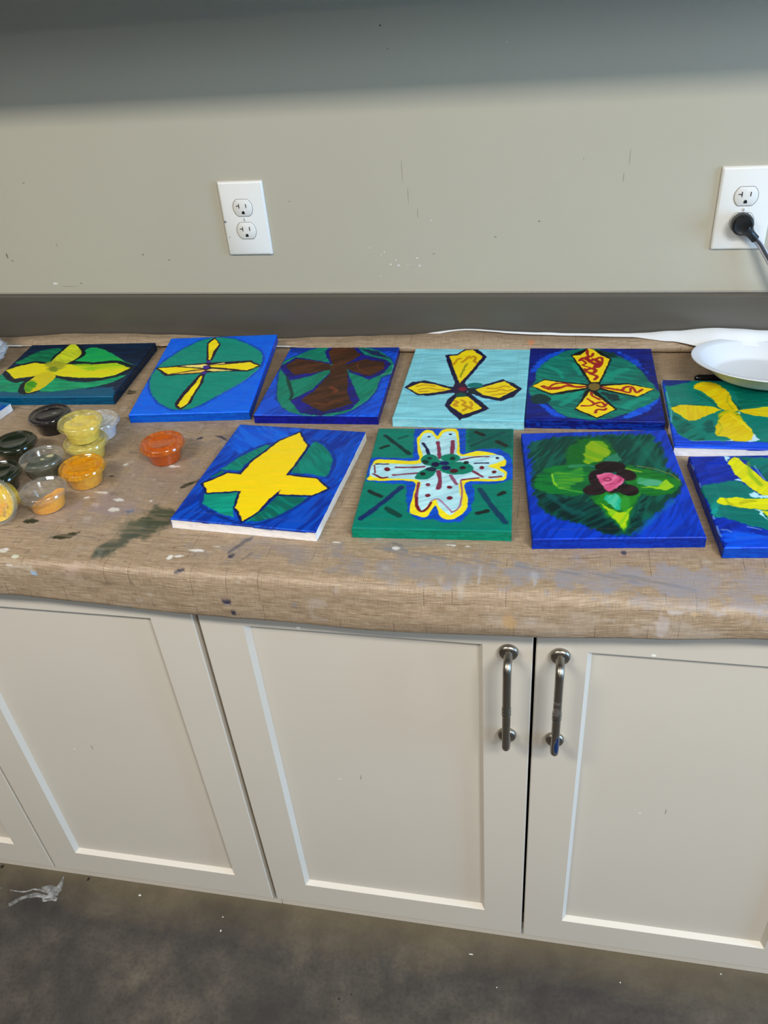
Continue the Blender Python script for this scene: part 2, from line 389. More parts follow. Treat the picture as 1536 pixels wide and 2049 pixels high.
# ------------------------------------------------------------------ tablecloth
def interp(x, xs, ys):
    """smooth (cosine) interpolation through a table"""
    x = np.asarray(x, float); xs = np.asarray(xs); ys = np.asarray(ys)
    i = np.clip(np.searchsorted(xs, x)-1, 0, len(xs)-2); t = np.clip((x-xs[i])/(xs[i+1]-xs[i]), 0, 1); t = t*t*(3-2*t)
    return ys[i]*(1-t)+ys[i+1]*t
def cloth_material():
    m = new_mat('woven_look_vinyl', rgb(150, 130, 108), 0.5, spec=0.45); nt = m.node_tree; b = nt.nodes['Principled BSDF']
    uv = N(nt, 'ShaderNodeAttribute', attribute_name='cloth_uv').outputs['Vector']
    n1 = noise(nt, mapping(nt, uv, (55, 900, 1)), 1, 4, 0.6); n2 = noise(nt, mapping(nt, uv, (800, 60, 1)), 1, 3, 0.6); n3 = noise(nt, uv, 9, 4)
    n4 = noise(nt, mapping(nt, uv, (20, 260, 1)), 1, 3)
    wv = math_(nt, 'ADD', math_(nt, 'MULTIPLY', n1, 0.55), math_(nt, 'MULTIPLY', n2, 0.25)); wv = math_(nt, 'ADD', wv, math_(nt, 'MULTIPLY', n4, 0.25))
    c = ramp(nt, wv, [(0.30, rgb(96, 78, 60)), (0.5, rgb(150, 129, 105)), (0.70, rgb(200, 180, 154))])
    c = mixc(nt, math_(nt, 'MULTIPLY', n3, 0.35), c, rgb(150, 126, 98))
    # printed slub threads: short dark dashes, one upright and one level family
    sep = N(nt, 'ShaderNodeSeparateXYZ'); link(nt, uv, sep.inputs[0])
    def dashes(u, v, cu, cv, seed, dash):
        iu = math_(nt, 'FLOOR', math_(nt, 'DIVIDE', u, cu)); iv = math_(nt, 'FLOOR', math_(nt, 'DIVIDE', v, cv))
        fu = math_(nt, 'FRACT', math_(nt, 'DIVIDE', u, cu)); fv = math_(nt, 'FRACT', math_(nt, 'DIVIDE', v, cv))
        cmb = N(nt, 'ShaderNodeCombineXYZ'); link(nt, iu, cmb.inputs[0]); link(nt, iv, cmb.inputs[1]); cmb.inputs[2].default_value = seed
        wn = N(nt, 'ShaderNodeTexWhiteNoise', noise_dimensions='3D'); link(nt, cmb.outputs[0], wn.inputs['Vector'])
        sp = N(nt, 'ShaderNodeSeparateColor'); link(nt, wn.outputs['Color'], sp.inputs[0])
        pu = math_(nt, 'ADD', math_(nt, 'MULTIPLY', sp.outputs[0], 0.8), 0.1)
        near = math_(nt, 'LESS_THAN', math_(nt, 'ABSOLUTE', math_(nt, 'SUBTRACT', fu, pu)), 0.00042/cu)
        ln = math_(nt, 'ADD', math_(nt, 'MULTIPLY', sp.outputs[1], 0.35), 0.12)
        seg = math_(nt, 'LESS_THAN', math_(nt, 'ABSOLUTE', math_(nt, 'SUBTRACT', fv, 0.5)), ln)
        on = math_(nt, 'LESS_THAN', sp.outputs[2], 0.6)
        dd = math_(nt, 'GREATER_THAN', math_(nt, 'FRACT', math_(nt, 'DIVIDE', v, dash)), 0.42)
        r = math_(nt, 'MULTIPLY', near, seg); r = math_(nt, 'MULTIPLY', r, on); return math_(nt, 'MULTIPLY', r, dd)
    d1 = dashes(sep.outputs[0], sep.outputs[1], 0.052, 0.058, 3.0, 0.0032); d2 = dashes(sep.outputs[1], sep.outputs[0], 0.030, 0.085, 8.0, 0.0026)
    c = mixc(nt, math_(nt, 'MULTIPLY', math_(nt, 'MAXIMUM', d1, d2), 0.8), c, rgb(44, 32, 24))
    at = N(nt, 'ShaderNodeAttribute', attribute_name='stain')
    c = mixc(nt, at.outputs['Alpha'], c, at.outputs['Color'])
    link(nt, c, b.inputs['Base Color'])
    bump(nt, b, wv, 0.25, 0.0006)
    return m
M_CLOTH = cloth_material(); M_FLANNEL = new_mat('white_flannel_backing', rgb(226, 228, 230), 0.9, spec=0.1)

HEM_X = [-1.3, -0.80, -0.57, -0.28, -0.05, 0.157, 0.294, 0.42, 0.8]
HEM_Z = [0.842, 0.827, 0.8135, 0.8015, 0.799, 0.8085, 0.820, 0.833, 0.838]
CR_X = [-1.3, -.945, -.77, -.58, -.45, -.345, -.266, -.11, .026, .116, .203, .289, .3635, .4446, .52, .8]
CR_Z = [.006, .0085, .018, .0175, .013, .0105, .0140, .0213, .0275, .0235, .0202, .0208, .0265, .0315, .028, .020]
FL_X = [-1.3, -.02, .05, .116, .203, .289, .36, .42, .50, .8]
FL_W = [.0015, .0015, .003, .004, .004, .008, .022, .036, .032, .030]
FA_X = [-1.3, -.12, .02, .8]
FA_Y = [0, 0, 1, 1]
RL_X = [-1.3, -.85, -.70, -.58, -.44, -.345, -.26, -.10, .03, .15, .24, .35, .45, .8]
RL_Y = [-.050, -.052, -.056, -.048, -.045, -.043, -.056, -.061, -.063, -.060, -.054, -.050, -.046, -.046]
def cloth_profile(x):
    """arc of points (y, z) from the front hem, over the counter edge, to the flap at the back"""
    hem = float(interp(x, HEM_X, HEM_Z)); cr = float(interp(x, CR_X, CR_Z)); fw = float(interp(x, FL_X, FL_W))
    bul = 0.003+0.003*math.sin(x*7.3+1.2)+0.0015*math.sin(x*17)
    P = [(-0.6755, hem+0.008), (-0.6775, hem+0.002), (-0.683, hem-0.0005), (-0.690-bul*.5, hem+0.002)]
    top = ZC; n = 14
    rb = 0.0135 + 0.003*math.sin(x*5+.6)
    for k in range(1, n):
        t = k/n; z = hem+0.002+(top-rb-hem-0.002)*t
        P.append((-0.6945-bul*math.sin(math.pi*t)*(1-.3*t)-0.0012*(1-t), z))
    for k in range(0, 9):
        a = k/8*math.pi/2; P.append((-0.6945+rb-rb*math.cos(a), top-rb+rb*math.sin(a)))
    ry = float(interp(x, RL_X, RL_Y)); y = -0.6945+rb; yt = ry+0.012; step = (yt-y)/360
    for k in range(1, 361): P.append((y+step*k, top))
    # the loose fold rolled up against the backsplash: tucked under, bulging forward, then up to its crest
    h = cr; yc = -0.0245; fl = float(interp(x, FA_X, FA_Y))
    ctl = [(yt, top), (yt-.004, top+.0012), (ry+.001, top+.0045), (ry-.0005, top+h*.42), (ry+.005, top+h*.72), (ry*.55+yc*.45, top+h*.93), (yc-.004, top+h), (yc+.001, top+h+.0006)]
    sp = smooth_path([(0, a, b) for a, b in ctl], 6)
    P += [(p.y, p.z) for p in sp[1:]]
    ye, ze = P[-1]; ta = []; tb = []
    ta = [(ye+.0018, ze+.0012), (ye+.0022, ze+.0026), (ye+.0012, ze+.0040), (ye-.0010, ze+.0046)]
    tb = [(ye+.0016, ze-.0002), (ye+.0028, ze-.0010), (ye+.0032, ze-.0022), (ye+.0034, ze-.0034)]
    for k in range(1, 15):
        t = k/14; ta.append((ye-.0010-fw*t, ze+.0046-fw*(0.22*t+0.22*t*t))); tb.append((ye+.0034, ze-.0034-.004*t))
    for a, b in zip(ta, tb): P.append((a[0]*fl+b[0]*(1-fl), a[1]*fl+b[1]*(1-fl)))
    return P
def build_cloth():
    xs = np.arange(-1.16, 0.7201, 0.0017)
    P = np.array([[(x, p[0], p[1]) for p in cloth_profile(x)] for x in xs])      # nx, ns, 3
    # small wrinkles: never above the flat top where the paintings lie
    X = P[..., 0]; Y = P[..., 1]; Z = P[..., 2]
    arc = np.cumsum(np.concatenate([np.zeros((len(xs), 1)), np.hypot(np.diff(Y, axis=1), np.diff(Z, axis=1))], 1), axis=1)
    front = sstep(ZC-.002, ZC-.02, Z)*(Y < -.5)
    w = (vnoise(X*9, arc*30, 1)-.5)*.0044 + (vnoise(X*30, arc*40, 2)-.5)*.0014
    lo = sstep(0.012, 0.03, arc)
    Y = Y - np.abs(w)*front*lo
    back = sstep(.002, .008, Z-ZC)*(Y > -.1)
    Z = Z + back*((vnoise(X*14, Y*60, 4)-.5)*.0034+(vnoise(X*40, Y*40, 6)-.5)*.0012)*(arc > .3)
    P[..., 1] = Y; P[..., 2] = Z
    o = grid_mesh('tablecloth', P, M_CLOTH, None, flip=True)
    tag(o, 'tan woven-look vinyl tablecloth spotted with paint, draped over the counter edge', 'tablecloth')
    uvw = np.stack([X, arc, np.zeros_like(X)], -1)
    a = o.data.attributes.new('cloth_uv', 'FLOAT_VECTOR', 'POINT'); a.data.foreach_set('vector', uvw.reshape(-1).astype(np.float32))
    # dried paint and faint washes on the cloth, placed along s = y + (z - ZC), which runs on over the front edge
    S = Y+(Z-ZC)
    col = np.zeros(X.shape+(3,)); al = np.zeros(X.shape)
    fl = vnoise(X*240, S*240, 11); f2 = vnoise(X*60, S*60, 12); f3 = vnoise(X*20, S*20, 13); stk = vnoise(X*40, S*420, 14)
    def lay(mask, c):
        nonlocal al
        c = np.array(c, float)/255
        mask = np.clip(mask, 0, 1); na = mask+al*(1-mask)
        k = (mask/np.maximum(na, 1e-6))[..., None]; col[:] = col*(1-k)+c*k; al = na
    def blob(x, s, rx, rs, c, a=1.0, soft=.35, wob=.6, rot=0.0):
        dx = X-x; ds = S-s; co, si = math.cos(rot), math.sin(rot)
        u = (dx*co+ds*si)/rx; v = (-dx*si+ds*co)/rs
        d = np.hypot(u, v)+(f2-.5)*wob+(fl-.5)*wob*.5
        lay(a*sstep(1.0, 1-soft, d), c)
    # large faint washes in bluish grey, tan and pale tones
    for (x, s, rx, rs, c, a) in [(0.05, -.655, .20, .035, (138, 136, 140), .6), (.22, -.65, .22, .035, (140, 138, 146), .65), (.40, -.655, .17, .045, (146, 142, 150), .6), (.32, -.69, .10, .02, (140, 142, 152), .4),
                                 (-.15, -.64, .16, .03, (128, 122, 124), .5), (.0, -.60, .12, .03, (126, 124, 124), .5), (-.40, -.50, .16, .10, (136, 122, 118), .45), (-.50, -.60, .18, .05, (140, 126, 122), .4), (-.32, -.39, .06, .05, (110, 110, 120), .45),
                                 (-.58, -.71, .10, .012, (196, 182, 160), .35), (.33, -.735, .06, .03, (204, 192, 180), .3), (.18, -.74, .10, .03, (200, 188, 176), .22), (.13, -.735, .010, .03, (190, 150, 96), .5), (-.43, -.70, .016, .02, (186, 160, 148), .55), (-.44, -.56, .05, .03, (146, 130, 132), .5)]:
        blob(x, s, rx, rs, c, a, .8, 1.2)
    # scraped curve of white at the right front
    blob(.315, -.705, .022, .006, (206, 200, 200), .5, .5, 1.2); blob(.302, -.725, .008, .018, (204, 196, 196), .45, .5, 1.2); blob(.36, -.70, .012, .012, (176, 182, 196), .5, .6, 1.3); blob(.335, -.705, .006, .006, (188, 160, 110), .5, .6, 1)
    # dark green smear beside the yellow-cross canvas
    G = (62, 70, 52)
    blob(-.360, -.580, .034, .026, G, .92, .4, .5, -.8); blob(-.372, -.605, .034, .036, G, .9, .5, .6, -.3); blob(-.392, -.640, .018, .050, (66, 74, 62), .9, .5, .6, -.6); blob(-.405, -.660, .022, .016, (70, 78, 66), .8, .6, .7, -.5); blob(-.398, -.605, .026, .030, (92, 94, 74), .5, .7, 1.0)
    D = (34, 40, 20)
    for (x, s, rx, rs, r) in [(-.4768, -.6353, .016, .006, .25), (-.468, -.6275, .012, .003, .3), (-.549, -.607, .012, .006, .1), (-.5666, -.2264, .013, .012, 0), (-.351, -.5014, .012, .004, .9), (-.338, -.49, .006, .004, .9), (-.478, -.488, .006, .003, 0), (-.468, -.507, .004, .0025, 0)]:
        blob(x, s, rx, rs, D, .95, .3, .9, r)
    Bn = (24, 34, 66)
    for (x, s, rx, rs, r) in [(.2606, -.6037, .0045, .0045, 0), (-.2286, -.737, .006, .005, 0), (-.223, -.757, .004, .003, 0), (-.215, -.775, .002, .002, 0), (-.288, -.69, .008, .003, .6), (-.23, -.655, .005, .004, .7), (-.352, -.365, .012, .003, -.3), (-.34, -.372, .010, .002, -.6), (-.38, -.372, .006, .004, .5)]:
        blob(x, s, rx, rs, Bn, .9, .3, .9, r)
    blob(-.225, -.63, .004, .03, (70, 74, 84), .8, .5, .8, -.55); blob(-.21, -.655, .003, .02, (84, 84, 88), .7, .5, .8, -.5)
    blob(-.02, -.612, .010, .003, (90, 96, 104), .6, .5, .9, -.3)
    for k in range(7):                                                     # long grey brush drags near the front edge
        blob(-.02+k*.05, -.628-.004*k, .06, .004, (108, 112, 120), .5, .7, .9, -.22)
    blob(.09, -.67, .004, .035, (176, 176, 180), .5, .6, .8); blob(.155, -.665, .006, .02, (176, 180, 188), .45, .6, 1.0); blob(.07, -.68, .006, .03, (182, 172, 158), .4, .6, .8)
    W = (222, 220, 214)
    for (x, s, rx, rs) in [(-.4766, -.5301, .012, .003), (-.4896, -.5438, .006, .004), (-.437, -.546, .007, .004), (-.435, -.57, .006, .004), (-.388, -.455, .010, .003), (-.39, -.545, .004, .004), (-.28, -.648, .012, .003), (-.30, -.662, .008, .004), (-.26, -.638, .010, .002), (-.55, -.672, .008, .005), (-.53, -.70, .006, .003), (-.56, -.695, .010, .004),
                           (-.10, -.615, .005, .002), (-.02, -.62, .004, .003), (.05, -.608, .010, .002), (.07, -.608, .006, .002), (-.31, -.664, .004, .005), (-.07, -.785, .008, .0014), (-.47, -.455, .004, .004), (-.36, -.52, .003, .002)]:
        blob(x, s, rx, rs, W, .85, .4, 1.2)
    for (x, s, rx, rs, c) in [(-.495, -.712, .006, .004, (150, 186, 216)), (-.525, -.683, .008, .006, (214, 220, 196)), (-.47, -.56, .008, .006, (186, 166, 166)), (-.41, -.572, .006, .004, (96, 110, 140)), (-.14, -.735, .006, .005, (130, 128, 138)), (-.615, -.715, .012, .007, (128, 120, 112)), (.125, -.03, .008, .01, (196, 120, 70))]:
        blob(x, s, rx, rs, c, .75, .5, 1.0)
    lay(.3*sstep(.80, .88, vnoise(X*55, S*90, 21))*sstep(.45, .7, f3)*sstep(-.05, -.15, Y), (188, 180, 172)); lay(.3*sstep(.86, .91, vnoise(X*90, S*160, 23))*sstep(-.15, -.3, X)*(Y < -.15), (70, 62, 56))
    # brushed paint is broken by the weave
    al2 = al*(0.72+.28*sstep(.3, .55, stk))
    C4 = np.concatenate([s2l(col*255), al2[..., None]], -1)
    at = o.data.attributes.new('stain', 'FLOAT_COLOR', 'POINT'); at.data.foreach_set('color', C4.reshape(-1).astype(np.float32))
    # white flannel underside, one millimetre below the printed face
    nrm = np.zeros(len(o.data.vertices)*3, np.float32); o.data.vertices.foreach_get('normal', nrm); nrm = nrm.reshape(P.shape)
    sub = P - nrm*0.0011
    fb = grid_mesh('flannel_backing', sub[::2], M_FLANNEL, o, flip=True); fb['label'] = 'white flannel underside folded over at the back edge'
    return o
cloth = build_cloth()

# ------------------------------------------------------------------ painted canvases
PAINT = {
'c1': [["f",[10,30,55],[4,44,78],8,0.8],["p",[2,88,120],[8,80,115],5,4,2,0,[[-134.1,-85.7],[-13.0,-88.2],[60.9,-78.2],[116.6,-71.7],[130.1,-110.0],[-119.0,-113.0]]],["p",[2,104,74],[5,136,83],-20,1.5,1,1,[[-123.2,30.3],[-112.8,47.8],[-104.6,70.2],[-86.0,85.6],[-58.9,87.8],[-52.0,63.6],[-50.1,32.3],[-49.1,21.3],[-87.6,31.4],[-109.0,23.3]]],["p",[9,169,93],[40,170,70],-5,1,1,1,[[-8.6,28.7],[-0.7,43.8],[-0.1,61.7],[-4.9,82.4],[9.1,89.7],[34.1,80.9],[65.7,54.8],[97.3,27.3],[118.8,13.7],[76.2,28.9],[36.9,24.1],[9.9,19.8]]],["p",[1,136,98],[5,164,113],5,1,1,1,[[-160.5,-7.5],[-131.4,-14.7],[-106.6,-38.3],[-82.5,-53.1],[-65.1,-47.5],[-51.0,-87.5],[-81.2,-86.8],[-124.2,-74.1]]],["p",[5,141,95],[12,175,113],-8,1,1,1,[[-20.4,-81.1],[-13.6,-36.6],[29.0,-50.7],[69.2,-51.7],[102.4,-36.5],[120.6,-27.2],[108.6,-51.9],[77.6,-71.6],[33.4,-82.3],[-3.0,-88.5]]],["l",[6,26,36],10.2,0.6,0,1.0,[[-128.6,-4.2],[-89.9,-42.8],[-64.7,-40.2],[-52.1,-19.9],[-58.9,-39.5],[-62.0,-63.6],[-52.0,-87.4],[-38.0,-93.5],[-26.9,-88.0]]],["l",[6,26,36],7.2,0.6,0,1.0,[[-121.5,6.3],[-85.5,31.3],[-50.1,23.5],[-54.3,50.2],[-50.8,79.6],[-47.3,105.2]]],["l",[6,26,36],9.4,0.6,0,1.0,[[-36.2,107.1],[-7.3,75.6],[-0.4,52.7],[-9.6,30.9],[38.1,21.5],[78.6,27.9],[120.0,5.2]]],["l",[6,26,36],8.7,0.6,0,1.0,[[-15.4,-28.4],[25.0,-41.7],[81.1,-42.3],[112.4,-21.6],[120.4,-1.1]]],["l",[90,130,120],1.2,0.8,0,0.7,[[68.8,52.4],[97.3,27.3],[121.7,11.5]]],["p",[236,225,18],[225,210,8],-8,0.8,1,0,[[-126.5,-2.1],[-105.7,16.6],[-83.9,28.2],[-45.5,18.2],[-21.0,-3.1],[-23.9,-23.2],[-56.8,-27.2],[-91.0,-36.6]]],["p",[236,225,18],[205,220,12],0,0.8,1,0,[[-50.2,19.2],[-13.1,20.1],[20.4,14.8],[49.8,18.1],[83.3,21.3],[118.4,-1.1],[98.8,-27.4],[79.0,-37.4],[32.6,-36.2],[-9.6,-27.7],[-34.8,-13.3]]],["p",[150,205,20],[200,215,20],0,5,2,0,[[-1.2,16.7],[50.2,17.2],[83.6,20.4],[115.9,0.3],[81.4,-4.1],[38.8,-4.1],[14.5,0.0]]],["p",[186,202,42],[215,226,36],-35,1,1,1,[[-49.1,25.7],[-52.1,45.6],[-49.7,77.3],[-46.2,102.8],[-36.9,106.1],[-10.5,75.7],[-3.6,55.1],[-9.1,34.4],[-19.4,20.4],[-33.3,14.3]]],["p",[222,206,16],[200,185,20],-35,1,1,1,[[-35.8,-11.1],[-14.4,-28.4],[-14.1,-56.8],[-18.7,-76.5],[-31.0,-91.7],[-43.6,-88.4],[-58.9,-59.7],[-56.8,-39.6],[-52.5,-19.0]]],["p",[52,150,24],[120,170,20],-30,4,1.5,1,[[-56.5,-63.8],[-54.8,-43.7],[-38.5,-56.2],[-34.7,-72.2],[-34.9,-87.8],[-44.0,-87.6]]],["p",[165,168,32],[165,168,32],30,7,2,1,[[-58.7,23.8],[-37.3,31.9],[-12.2,13.6],[-16.8,-3.3],[-29.5,-11.3],[-46.1,1.9]]],["p",[122,140,30],[122,140,30],30,3,0.5,1,[[-22.6,-1.0],[-21.4,-6.1],[-22.9,-9.8],[-26.6,-11.0],[-31.6,-9.5],[-36.6,-5.6],[-40.2,-0.4],[-41.5,4.7],[-40.1,8.4],[-36.3,9.7],[-31.2,8.1],[-26.2,4.2]]]],
'c2': [["f",[2,105,238],[4,78,204],-15,0.6],["l",[3,62,180],9,1.5,0,1.0,[[-97.3,15.8],[-86.8,50.9],[-68.9,83.0],[-42.6,115.5],[-14.3,127.0],[18.2,120.6],[53.9,96.7],[82.1,68.5],[91.1,46.0],[92.6,14.0],[82.3,-16.2],[62.4,-48.2],[34.9,-82.0],[13.8,-108.8],[-0.9,-118.7],[-28.3,-118.9],[-56.6,-99.0],[-79.4,-69.3],[-91.9,-42.5],[-98.5,-8.4],[-97.3,15.8]]],["p",[3,145,124],[4,124,107],-15,0.8,1,1,[[-97.3,15.8],[-86.8,50.9],[-68.9,83.0],[-42.6,115.5],[-14.3,127.0],[18.2,120.6],[53.9,96.7],[82.1,68.5],[91.1,46.0],[92.6,14.0],[82.3,-16.2],[62.4,-48.2],[34.9,-82.0],[13.8,-108.8],[-0.9,-118.7],[-28.3,-118.9],[-56.6,-99.0],[-79.4,-69.3],[-91.9,-42.5],[-98.5,-8.4]]],["l",[150,190,215],1,0.8,0,0.6,[[92.1,7.1],[76.1,-29.3],[61.3,-51.4],[35.3,-83.6]]],["p",[34,14,42],[34,14,42],30,0.6,0.7,0,[[-99.3,19.5],[-68.6,26.3],[-10.7,33.2],[71.7,36.5],[94.1,15.6],[74.1,-2.1],[33.7,0.5],[-9.2,-3.0],[-73.7,-8.3]]],["p",[240,218,18],[240,218,18],30,0.6,0.7,0,[[-94.4,18.4],[-61.9,22.3],[-10.9,11.3],[-34.0,8.2],[-69.6,-3.4]]],["p",[240,225,120],[240,225,120],30,0.6,0.7,0,[[-56.9,24.5],[-9.6,28.5],[-4.8,23.9],[-10.8,14.8],[-37.2,20.4]]],["p",[226,184,68],[226,184,68],30,0.6,0.7,0,[[-61.0,-1.1],[-10.3,8.8],[-4.0,5.6],[-9.9,-0.2],[-45.8,-2.8]]],["p",[240,218,18],[240,218,18],30,0.6,0.7,0,[[-1.0,23.6],[19.2,24.1],[71.2,30.2],[89.5,15.9],[71.5,1.5],[31.2,11.7],[2.3,17.4]]],["p",[240,215,120],[240,215,120],30,0.6,0.7,0,[[-4.6,23.2],[22.9,32.0],[27.5,28.1],[2.5,24.5]]],["p",[235,215,110],[235,215,110],30,0.6,0.7,0,[[-4.2,6.3],[5.6,11.3],[47.8,2.3],[15.2,1.6]]],["p",[34,14,42],[34,14,42],30,0.6,0.7,0,[[-11.0,40.3],[-25.8,106.5],[-16.5,128.3],[1.5,100.6],[-0.7,41.4]]],["p",[240,218,18],[240,218,18],30,0.6,0.7,0,[[-8.2,45.6],[-22.4,104.3],[-14.0,121.9],[-1.4,100.8],[-5.8,74.7],[-3.9,41.7]]],["p",[34,14,42],[34,14,42],30,0.6,0.7,0,[[-11.3,-5.3],[-1.6,-7.6],[1.4,-34.8],[-3.0,-73.5],[-3.5,-98.7],[-14.2,-120.2],[-25.2,-114.4],[-30.9,-100.3],[-26.2,-62.6]]],["p",[240,218,18],[240,218,18],30,0.6,0.7,0,[[-5.3,-12.5],[-3.2,-37.8],[-7.6,-79.6],[-8.8,-101.5],[-17.2,-115.5],[-25.2,-105.3],[-20.9,-75.7],[-12.3,-40.6],[-8.7,-12.3]]],["p",[66,36,140],[66,36,140],30,0.6,0.5,1,[[-1.4,36.1],[-1.5,34.0],[-2.8,32.5],[-4.9,32.1],[-7.3,32.8],[-9.4,34.5],[-10.5,36.7],[-10.4,38.9],[-9.2,40.4],[-7.0,40.8],[-4.6,40.1],[-2.6,38.3]]],["p",[66,36,140],[66,36,140],30,0.6,0.5,1,[[0.7,16.5],[0.6,13.3],[-1.1,11.2],[-4.1,10.5],[-7.5,11.6],[-10.4,14.1],[-12.0,17.3],[-12.0,20.5],[-10.2,22.7],[-7.2,23.3],[-3.8,22.3],[-0.9,19.8]]],["p",[66,36,140],[66,36,140],30,0.6,0.5,1,[[0.4,-2.6],[0.3,-5.0],[-1.2,-6.7],[-3.6,-7.1],[-6.3,-6.3],[-8.7,-4.4],[-10.0,-1.9],[-9.9,0.5],[-8.4,2.1],[-6.0,2.6],[-3.2,1.8],[-0.9,-0.1]]]],
'c3': [["f",[3,88,228],[4,51,156],50,0.8],["p",[5,48,144],[5,48,144],30,6,2,0,[[-107.6,132.0],[104.9,129.8],[104.6,104.7],[-92.4,102.0]]],["l",[4,51,144],6,2,0,1.0,[[-81.8,89.4],[-44.4,124.9],[12.0,127.3],[61.1,113.4],[89.9,80.3],[102.1,52.6],[103.8,21.9],[87.5,3.2],[85.8,-40.1],[75.3,-78.1],[55.8,-108.2],[34.1,-123.1],[-23.8,-122.6],[-52.8,-106.7],[-76.1,-69.7],[-91.2,-5.0],[-98.5,37.1],[-97.4,69.0],[-81.8,89.4]]],["p",[4,136,109],[3,104,83],60,0.8,1,1,[[-81.8,89.4],[-44.4,124.9],[12.0,127.3],[61.1,113.4],[89.9,80.3],[102.1,52.6],[103.8,21.9],[87.5,3.2],[85.8,-40.1],[75.3,-78.1],[55.8,-108.2],[34.1,-123.1],[-23.8,-122.6],[-52.8,-106.7],[-76.1,-69.7],[-91.2,-5.0],[-98.5,37.1],[-97.4,69.0]]],["l",[10,60,50],5,2,0,1.0,[[-88.3,33.2],[-71.4,-12.4],[-53.6,-55.5],[-52.8,-72.9]]],["l",[120,190,190],2,1,0,0.7,[[101.2,52.6],[101.5,25.7],[85.7,14.4]]],["l",[90,170,170],1.5,1,0,0.6,[[84.6,-33.0],[74.7,-74.7],[55.2,-104.9]]],["p",[20,40,80],[20,40,80],30,3,1.5,0,[[28.3,119.9],[61.7,109.2],[92.3,76.3],[65.1,88.6]]],["p",[21,26,142],[20,18,70],30,0.8,1,0,[[-102.4,45.0],[-80.6,84.5],[-44.2,72.9],[-14.1,61.5],[-8.0,41.0],[-37.4,10.2],[-69.5,-5.7],[-83.4,13.9]]],["p",[21,26,142],[20,18,70],30,0.8,1,0,[[-13.5,58.7],[-32.7,105.7],[-26.2,128.6],[23.4,126.4],[46.7,88.7],[14.6,54.7]]],["p",[21,26,142],[20,18,70],30,0.8,1,0,[[14.6,54.7],[44.2,92.8],[83.6,74.4],[97.9,56.5],[88.4,20.0],[67.5,-2.4],[27.4,25.6]]],["p",[21,26,142],[20,18,70],30,0.8,1,0,[[-1.8,37.1],[23.1,29.4],[63.9,-74.8],[55.2,-104.9],[9.9,-125.2],[-24.4,-120.0],[-52.8,-76.4],[-23.1,-37.5]]],["p",[58,34,20],[84,46,24],30,0.8,1,0,[[-92.1,48.1],[-78.8,77.1],[-43.1,68.0],[-10.9,54.7],[-6.8,35.2],[-39.8,20.9],[-67.4,15.1]]],["p",[58,34,20],[84,46,24],30,0.8,1,0,[[-7.7,52.8],[-25.2,105.7],[-19.9,125.9],[16.3,124.3],[36.3,90.8],[17.3,59.8],[10.8,37.1]]],["p",[58,34,20],[84,46,24],30,0.8,1,0,[[9.9,50.8],[47.1,75.7],[83.3,64.4],[87.5,37.1],[65.5,9.8],[26.1,32.5]]],["p",[58,34,20],[84,46,24],30,0.8,1,0,[[-10.5,52.8],[20.1,44.9],[31.3,-4.4],[37.7,-47.5],[53.7,-85.7],[25.6,-105.4],[14.2,-114.4],[4.9,-109.7],[-11.5,-96.1],[-35.7,-76.1],[-18.8,-41.0],[-5.0,17.9]]],["l",[130,60,30],1.5,1,0,0.7,[[-59.1,72.9],[-30.9,62.8],[-12.3,52.8]]],["l",[140,66,36],5,3,0,0.6,[[6.7,-30.1],[19.2,-40.7],[15.5,-47.8]]],["l",[130,62,34],3,2,0,0.7,[[-8.7,-86.0],[12.2,-89.0],[23.5,-78.8],[37.2,-80.3]]],["l",[120,58,32],2,1.5,0,0.7,[[35.3,60.6],[43.1,37.1],[64.1,18.1]]],["l",[120,58,32],4,3,0,0.6,[[-5.3,109.7],[6.2,118.0]]],["l",[120,60,34],3,2,0,0.6,[[-16.1,-37.4],[-10.7,-30.2]]]],
